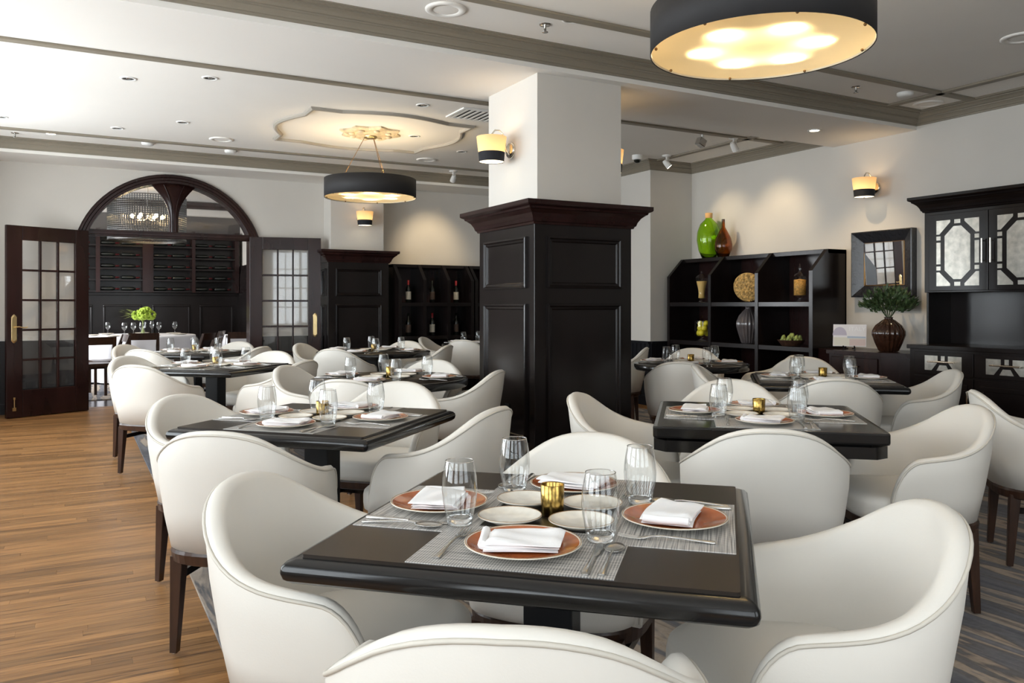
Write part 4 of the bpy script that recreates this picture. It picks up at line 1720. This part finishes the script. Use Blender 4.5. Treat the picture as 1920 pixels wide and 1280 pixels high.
flat([(-.145, .033), (.145, .033), (.145, .115), (-.145, .115)], 'ink_sand', .0004)
flat([(.0, .035), (.145, .035), (.145, .10), (.0, .10)], 'ink_rose', .0008)
flat([(-.02, .108), (.145, .108), (.145, .125), (-.02, .128)], 'ink_blue', .0008)
flat([(-.10 + .065 * math.cos(PI * k / 12) + .01, .135 + .082 * math.sin(PI * k / 12)) for k in range(13)], 'ink_lilac', .0006)
fc = bpy.data.curves.new('title', 'FONT')
fc.body = 'ITALY'
fc.size = .058
fc.align_x = 'CENTER'
fc.materials.append(MATS['ink_white'])
ft = bpy.data.objects.new('title_curve', fc)
COL.objects.link(ft)
bpy.context.view_layer.update()
tm = bpy.data.meshes.new_from_object(ft.evaluated_get(bpy.context.evaluated_depsgraph_get()))
bpy.data.objects.remove(ft)
fo = bpy.data.objects.new('title', tm)
COL.objects.link(fo)
fo.parent = bo
fo.matrix_local = M_ @ Matrix.Translation((.068, -.0075, .180)) @ Matrix.Rotation(R(90), 4, 'X')
ea = MB()
for s in (-1, 1):
    ea.tube([(s * .05, -.045, .035), (s * .05, -.035, .015), (s * .05, -.01, .02), (s * .045, .03, .0065), (s * .02, .06, .0065)], .006, 6)
    ea.tube([(s * .05, .0, .018), (s * .03, .03, .14)], .004, 6)
    ea.tube([(s * .05, -.03, .006), (s * .05, .05, .006)], .006, 6)
ea.build('easel', 'beadblack', t)

# ================================================================== HUTCH
HX, UX, HY0, HY1 = 6.40, 6.60, 2.30, 4.50
t = thing('hutch', 'tall black hutch with antique mirror doors beside the wall mirror', 'cabinet', (0, 0, 0))
MB().box(HX, XR - .004, HY0, HY1, .08, .875).build('base_cabinet', 'espresso', t)
MB().box(HX + .05, XR - .004, HY0, HY1, 0, .08).build('plinth', 'espresso', t)
MB().box(HX - .02, XR - .004, HY0, HY1 + .02, .875, .91).build('counter', 'espresso', t, bevel=.004)
MB().box(XR - .03, XR - .004, HY0, HY1, .91, 2.05).build('back_panel', 'espresso', t)
MB().box(XR - .35, XR - .004, HY1 - .02, HY1, .91, 1.36).build('end_panel', 'espresso', t)
MB().box(UX, XR - .004, HY0, HY1, 1.36, 2.07).build('upper_cabinet', 'espresso', t, bevel=.003)
cn = sweep([(XR - .004, HY1), (UX, HY1), (UX, HY0)], [(o * .85, 2.20 + z * .85) for o, z in CORN], side=-1)
cn.build('cornice', 'espresso', t)
MB().box(UX, XR - .004, HY0, HY1, 2.06, 2.20).build('frieze', 'espresso', t)
nd = 4
dw = (HY1 - HY0 - .10) / nd
for k in range(nd):
    ya = HY1 - .05 - dw * k
    yb = ya - dw
    g = .035
    # local: u from the left as seen from the room (u grows to -Y)
    hgl, zl0, zl1 = .012, 1.415, 1.98
    d_ = MB().box(UX - .018, UX, yb + .003, ya - .003, 1.375, 2.035).build('door', 'espresso', t, bevel=.003)
    cu, cz = (ya + yb) / 2, (zl0 + zl1) / 2
    hw, hh = dw / 2 - .075, (zl1 - zl0) / 2

    def P2(u, z, dx):
        return (UX - .018 - dx, cu - u, cz + z)
    def gl_(poly):
        mb = MB()
        mb.loft([[P2(u, z, -.001) for u, z in poly], [P2(u, z, .0015) for u, z in poly]], False)
        mb.build('mirror_pane', 'antique', d_)
    ow, oh, ch = hw * .60, hh * .80, hw * .42
    gl_([(-ow + ch, -oh), (ow - ch, -oh), (ow, -oh + ch), (ow, oh - ch), (ow - ch, oh), (-ow + ch, oh), (-ow, oh - ch), (-ow, -oh + ch)])
    for su in (-1, 1):
        for sz in (-1, 1):
            q = [(su * hw, sz * hh), (su * hw * .32, sz * hh), (su * hw * .32, sz * (oh + .06)), (su * (ow + .03), sz * (oh - ch + .045)), (su * hw, sz * (oh - ch + .045))]
            q = [(su * hw, sz * hh), (su * hw * .34, sz * hh), (su * hw * .34, sz * hh * .93), (su * hw * .86, sz * hh * .58), (su * hw, sz * hh * .58)]
            gl_(q if su * sz > 0 else list(reversed(q)))
        a, b = su * hw * .80, su * hw
        for (z0_, z1_) in ((-hh * .52, -hh * .40), (-hh * .33, hh * .33), (hh * .40, hh * .52)):
            gl_([(min(a, b), z0_), (max(a, b), z0_), (max(a, b), z1_), (min(a, b), z1_)])
    for sz in (-1, 1):
        z0_, z1_ = sorted((sz * hh, sz * hh * .88))
        gl_([(-hw * .14, z0_), (hw * .14, z0_), (hw * .14, z1_), (-hw * .14, z1_)])
    hu = yb + .035 if k % 2 == 0 else ya - .035
    hb = MB().tube([(UX - .05, hu, 1.60), (UX - .05, hu, 1.80)], .008, 10)
    for zz in (1.62, 1.78):
        hb.tube([(UX - .018, hu, zz), (UX - .05, hu, zz)], .006, 8)
    hb.build('handle', 'nickel', d_)
    # base drawer and door
    dr = MB().box(HX - .016, HX, yb + .003, ya - .003, .665, .855).build('drawer', 'espresso', t, bevel=.003)

    def P3(u, z, dx):
        return (HX - .016 - dx, cu - u, .762 + z)
    def gl3(poly):
        mb = MB()
        mb.loft([[P3(u, z, -.001) for u, z in poly], [P3(u, z, .0015) for u, z in poly]], False)
        mb.build('mirror_pane', 'antique', dr)
    w3, h3 = dw / 2 - .10, .062
    gl3([(-w3, -h3), (-w3 * .62, -h3), (-w3 * .28, h3 * .15), (-w3 * .28, h3), (-w3, h3)])
    gl3([(w3 * .62, -h3), (w3, -h3), (w3, h3), (w3 * .28, h3), (w3 * .28, h3 * .15)])
    gl3([(-w3 * .34, -h3), (w3 * .34, -h3), (w3 * .18, -h3 * .25), (-w3 * .18, -h3 * .25)])
    gl3([(-w3 * .10, h3 * .35), (w3 * .10, h3 * .35), (w3 * .10, h3), (-w3 * .10, h3)])
    hb = MB().tube([(HX - .05, cu + w3 * .72, .775), (HX - .05, cu - w3 * .72, .775)], .007, 10)
    for s in (-1, 1):
        hb.tube([(HX - .016, cu + s * w3 * .62, .775), (HX - .05, cu + s * w3 * .62, .775)], .006, 8)
    hb.build('handle', 'nickel', dr)
    dd = MB().box(HX - .016, HX, yb + .003, ya - .003, .10, .650).build('door', 'espresso', t, bevel=.003)
    fr = MB()
    for (p, q, r_, s_) in ((yb + .05, ya - .05, .56, .60), (yb + .05, ya - .05, .15, .19), (yb + .05, yb + .09, .19, .56), (ya - .09, ya - .05, .19, .56)):
        fr.box(HX - .024, HX - .016, p, q, r_, s_)
    fr.build('panel_moulding', 'espresso', dd, bevel=.004)
    hu = yb + .035 if k % 2 == 0 else ya - .035
    MB().tube([(HX - .018, hu, .55), (HX - .05, hu, .55), (HX - .05, hu, .43), (HX - .018, hu, .43)], .006, 8).build('handle', 'nickel', dd)

# grey banquette at the right edge
t = thing('bench_seat', 'grey upholstered bench in front of the black hutch', 'bench', (0, 0, 0))
for z0_ in (.40, .50):
    MB().prism(rrect(.24, .42, .06, 4, 5.72, 2.62), z0_, z0_ + .095).build('cushion', 'greyseat', t, bevel=.02)
MB().prism(rrect(.22, .40, .04, 4, 5.72, 2.62), .06, .40).build('base', 'espresso', t)
for sx_ in (-1, 1):
    for sy_ in (-1, 1):
        MB().lathe([(.018, .009), (.024, .065)], 12, (5.72 + sx_ * .17, 2.62 + sy_ * .34, 0)).build('foot', 'espresso', t)

# ================================================================== WINE ROOM CONTENTS
t = thing('wine_rack', 'dark wall rack of lying wine bottles in the room beyond the arch', 'wine rack', (0, 0, 0))
RY0, RY1 = WY - .34, WY - .005
MB().box(-2.3, 2.98, RY1 - .02, RY1, 1.50, 2.72).build('back_panel', 'espresso', t)
for x0, x1 in ((-2.3, -2.2), (-1.2, -1.1), (-.42, -.35), (.37, .44), (1.18, 1.37), (2.08, 2.14), (2.90, 2.98)):
    MB().box(x0, x1, RY0, RY1 - .02, 1.50, 2.72).build('upright', 'mahogany', t)
for z in (1.50, 1.72, 1.94, 2.16, 2.38, 2.60):
    for x0, x1 in ((-2.2, -1.2), (-1.1, -.42), (-.35, .37), (.44, 1.18), (1.37, 2.08), (2.14, 2.90)):
        MB().box(x0, x1, RY0, RY1 - .02, z, z + .03).build('shelf', 'espresso', t)
LB = MB().lathe([(0, 0), (.036, 0), (.0375, .004), (.0375, .185), (.034, .205), (.018, .230), (.0145, .25), (.0145, .312), (0, .314)], 14)
LB.xform(Matrix.Rotation(R(90), 4, 'Y'))
lb = LB.build('wine_bottle', 'bottle')
cp = MB().lathe([(.0152, .245), (.0155, .314), (0, .3155)], 10)
cp.xform(Matrix.Rotation(R(90), 4, 'Y'))
cp.build('capsule', 'capsule_dark', lb)
LBP = Proto(tag(lb, 'x', 'bottle'))
for rn, z in zip(('lowest', 'second', 'middle', 'fourth', 'top'), (1.53, 1.75, 1.97, 2.19, 2.41)):
    for x in (-.05, .46, .82, 1.39, 1.73, 2.16, 2.52):
        bay = 'fourth' if x < .4 else 'third' if x < 1.3 else 'second' if x < 2.1 else 'first'
        LBP.put((x, RY0 + .10, z + .0376), 0, 'dark bottle on the ' + rn + ' rack shelf, ' + bay + ' bay from the panelled side wall', 'bottles lying on the wine rack')

t = thing('banquet_table', 'round table under a white cloth in the room beyond the arch', 'table', (.94, 14.85, .010))
MB().lathe([(.88, .715), (.90, .72), (.90, .738), (0, .738)], 56).build('tabletop', 'walnut', t)
MB().lathe([(.35, 0), (.35, .04), (.06, .06), (.06, .715)], 24).build('pedestal', 'pedestal', t)
cl = MB()
rings = []
for r, z in ((.0, .741), (.895, .741), (.908, .735), (.915, .70), (.93, .45), (.95, .10), (.952, .03)):
    ring = []
    for j in range(120):
        a = 2 * PI * j / 120
        w = (.74 - z) * .07 * math.sin(14 * a + .6 * math.sin(3 * a)) if z < .72 else 0
        ring.append(((r + w) * math.cos(a), (r + w) * math.sin(a), z))
    rings.append(ring)
cl.loft(rings, True, True, False, False)
o = cl.build('tablecloth', 'tablecloth', None, (.94, 14.85, .010))
tag(o, 'white cloth draped over the round table beyond the arch', 'tablecloth')
t = thing('side_dining_table', 'small table under a white cloth by the wine room wall', 'table', (2.62, 14.1, .010))
MB().prism(rrect(.38, .38, .02), .70, .738).build('tabletop', 'walnut', t)
MB().prism(rrect(.05, .05, .005), 0, .70).build('pedestal', 'pedestal', t)
o = MB()
o.loft([[(x, y, z) for x, y in rrect(h, h, .03, 4)] for h, z in ((.02, .741), (.385, .741), (.392, .735), (.40, .50), (.405, .46))], True, True, False, False)
o = o.build('tablecloth', 'tablecloth', None, (2.62, 14.1, .010))
tag(o, 'white cloth on the small table by the wine room wall', 'tablecloth')


def p_stem():
    mb = MB().lathe([(0, .0), (.034, .001), (.030, .003), (.004, .008), (.0035, .085), (.012, .095), (.036, .125), (.044, .155), (.040, .190), (.034, .215)], 24)
    return mb.build('wine_glass', 'glassware')


SG = Proto(tag(p_stem(), 'x', 'glass'))
for x, y in ((.72, 14.42), (.86, 14.55), (.97, 14.30), (1.25, 14.62), (1.52, 14.85), (.50, 15.0), (1.2, 15.35)):
    SG.put((x, y, .752), 0, 'stemmed wine glass on the white round table beyond the arch', 'stem glasses beyond the arch')
PP = Proto(tag(p_plate(.12, 'creamware', 'sideware', 'cloth_plate'), 'x', 'plate'))
for k in range(7):
    a = 2 * PI * k / 7 + .5
    PP.put((.94 + .68 * math.cos(a), 14.85 + .68 * math.sin(a), .752), a, 'cream plate on the white round table beyond the arch', 'plates beyond the arch')
t = thing('flower_vase', 'clear vase of lime green blooms on the white round table', 'vase', (1.02, 14.80, .752))
MB().lathe([(0, 0), (.05, 0), (.052, .01), (.045, .10), (.06, .22)], 24).build('vase', 'glassthin', t)
st = MB()
for k in range(10):
    a = 2 * PI * k / 10
    st.tube([(.03 * math.cos(a), .03 * math.sin(a), .02), (-.01 * math.cos(a), -.01 * math.sin(a), .2), (.08 * math.cos(a), .08 * math.sin(a), .32)], .004, 5)
st.build('stems', 'artichoke', t)
rg = random.Random(9)
for k, (x, y, z, r) in enumerate(((.0, -.05, .34, .085), (.11, .0, .33, .08), (-.08, .02, .33, .08), (.03, .07, .37, .085), (.05, -.02, .40, .07))):
    mb = MB()
    for j in range(60):
        a, b = rg.uniform(0, 2 * PI), math.acos(rg.uniform(-1, 1))
        mb.sphere((r * math.sin(b) * math.cos(a), r * math.sin(b) * math.sin(a), r * math.cos(b) * .85), r * .28, 6, 4)
    mb.build('bloom', 'limeflower', t, (x, y, z))
lf = MB()
for k in range(70):
    a = PI + rg.uniform(-.8, .8)
    ln = rg.uniform(.08, .30)
    p = Vector((ln * math.cos(a), ln * math.sin(a) * .6, .27 + rg.uniform(0, .12) + ln * .1))
    d = Vector((math.cos(a), math.sin(a), rg.uniform(-.3, .5))).normalized()
    s = d.cross(Vector((0, 0, 1))).normalized()
    lf.add([p, p + d * .05 + s * .014, p + d * .10, p + d * .05 - s * .014], [(0, 1, 2, 3)])
lo = lf.build('foliage', 'artichoke', t)
lo['kind'] = 'stuff'


def make_wood_chair():
    t = thing('side_chair', 'x', 'chair')
    MB().prism(rrect(.215, .205, .03, 3, 0, .01), .425, .465).build('seat', 'walnut', t, bevel=.006)
    for sx in (-1, 1):
        MB().prism(rrect(.017, .017, .003, 1, sx * .19, .19), 0, .43).build('leg', 'walnut', t)
        mb = MB()
        rings = []
        for z, y, w in ((0, -.235, .017), (.43, -.185, .022), (.62, -.19, .024), (.82, -.255, .017)):
            rings.append([(sx * .195 - w, y - w, z), (sx * .195 + w, y - w, z), (sx * .195 + w, y + w, z), (sx * .195 - w, y + w, z)])
        mb.loft(rings, False)
        mb.build('back_post', 'walnut', t)
    rings = []
    for k in range(9):
        x = -.195 + .39 * k / 8
        bow = -.02 * (1 - (x / .195) ** 2)
        rings.append([(x, -.225 + bow - .010, .715), (x, -.225 + bow + .010, .715), (x, -.255 + bow + .010, .82), (x, -.255 + bow - .010, .82)])
    MB().loft(rings, False).build('top_rail', 'walnut', t)
    for sx in (-1, 1):
        MB().box(sx * .19 - .009, sx * .19 + .009, -.2, .19, .37, .42).build('apron', 'walnut', t)
    MB().box(-.19, .19, .175, .195, .37, .42).build('apron', 'walnut', t)
    return t


WC = Proto(make_wood_chair())
for x, y, rz, lab in ((.93, 13.55, 0, 'dark wood chair with its back to the arch at the white table'), (.24, 12.15, 12, 'dark wood chair just inside the arched doorway'), (.42, 12.75, 100, 'dark wood chair turned sideways inside the arched doorway'),
                      (1.60, 13.0, 55, 'dark wood chair angled between the two white tables'), (1.90, 13.95, 70, 'dark wood chair facing the small white table sideways'), (2.36, 13.38, -8, 'dark wood chair at the small white table')):
    WC.put((x, y, .010), R(rz), lab, None)

# chandelier
t = thing('glass_chandelier', 'round glass rod chandelier seen through the fanlight', 'chandelier', (1.12, 15.2, 0))
cz0, cz1, cr = 2.36, 3.10, .62
for z in (cz0, cz0 + .015, cz1):
    MB().tube([(cr * math.cos(2 * PI * k / 48), cr * math.sin(2 * PI * k / 48), z) for k in range(48)], .010, 6, closed=True).build('hoop', 'darksteel', t)
rd = MB()
for k in range(96):
    a = 2 * PI * k / 96
    rd.tube([(cr * math.cos(a), cr * math.sin(a), cz0), (cr * math.cos(a), cr * math.sin(a), cz1)], .0095, 5)
ro = rd.build('glass_rods', 'rods', t)
ro['kind'] = 'stuff'
ht = MB()
for i in range(20):
    z = cz0 + .03 + (cz1 - cz0 - .03) * i / 20
    ht.tube([(cr * 1.0 * math.cos(2 * PI * k / 40), cr * math.sin(2 * PI * k / 40), z) for k in range(40)], .0065, 4, closed=True)
ho = ht.build('rod_bands', 'darksteel', t)
ho['kind'] = 'stuff'
MB().tube([(0, 0, 2.75), (0, 0, 3.345)], .012, 8).build('stem', 'steel', t)
MB().lathe([(0, 3.33), (.10, 3.33), (.10, 3.35)], 24).build('canopy', 'steel', t)
for k in range(6):
    a = 2 * PI * k / 6
    arm = MB().tube([(0, 0, 2.75), (.14 * math.cos(a), .14 * math.sin(a), 2.70), (.24 * math.cos(a), .24 * math.sin(a), 2.74)], .007, 6).build('arm', 'steel', t)
    MB().sphere((.24 * math.cos(a), .24 * math.sin(a), 2.78), .03, 12, 8, 1.2).build('bulb', 'bulb', arm)
point('chandelier_glow', (0, 0, 2.72), 7, WARM, .1, t)
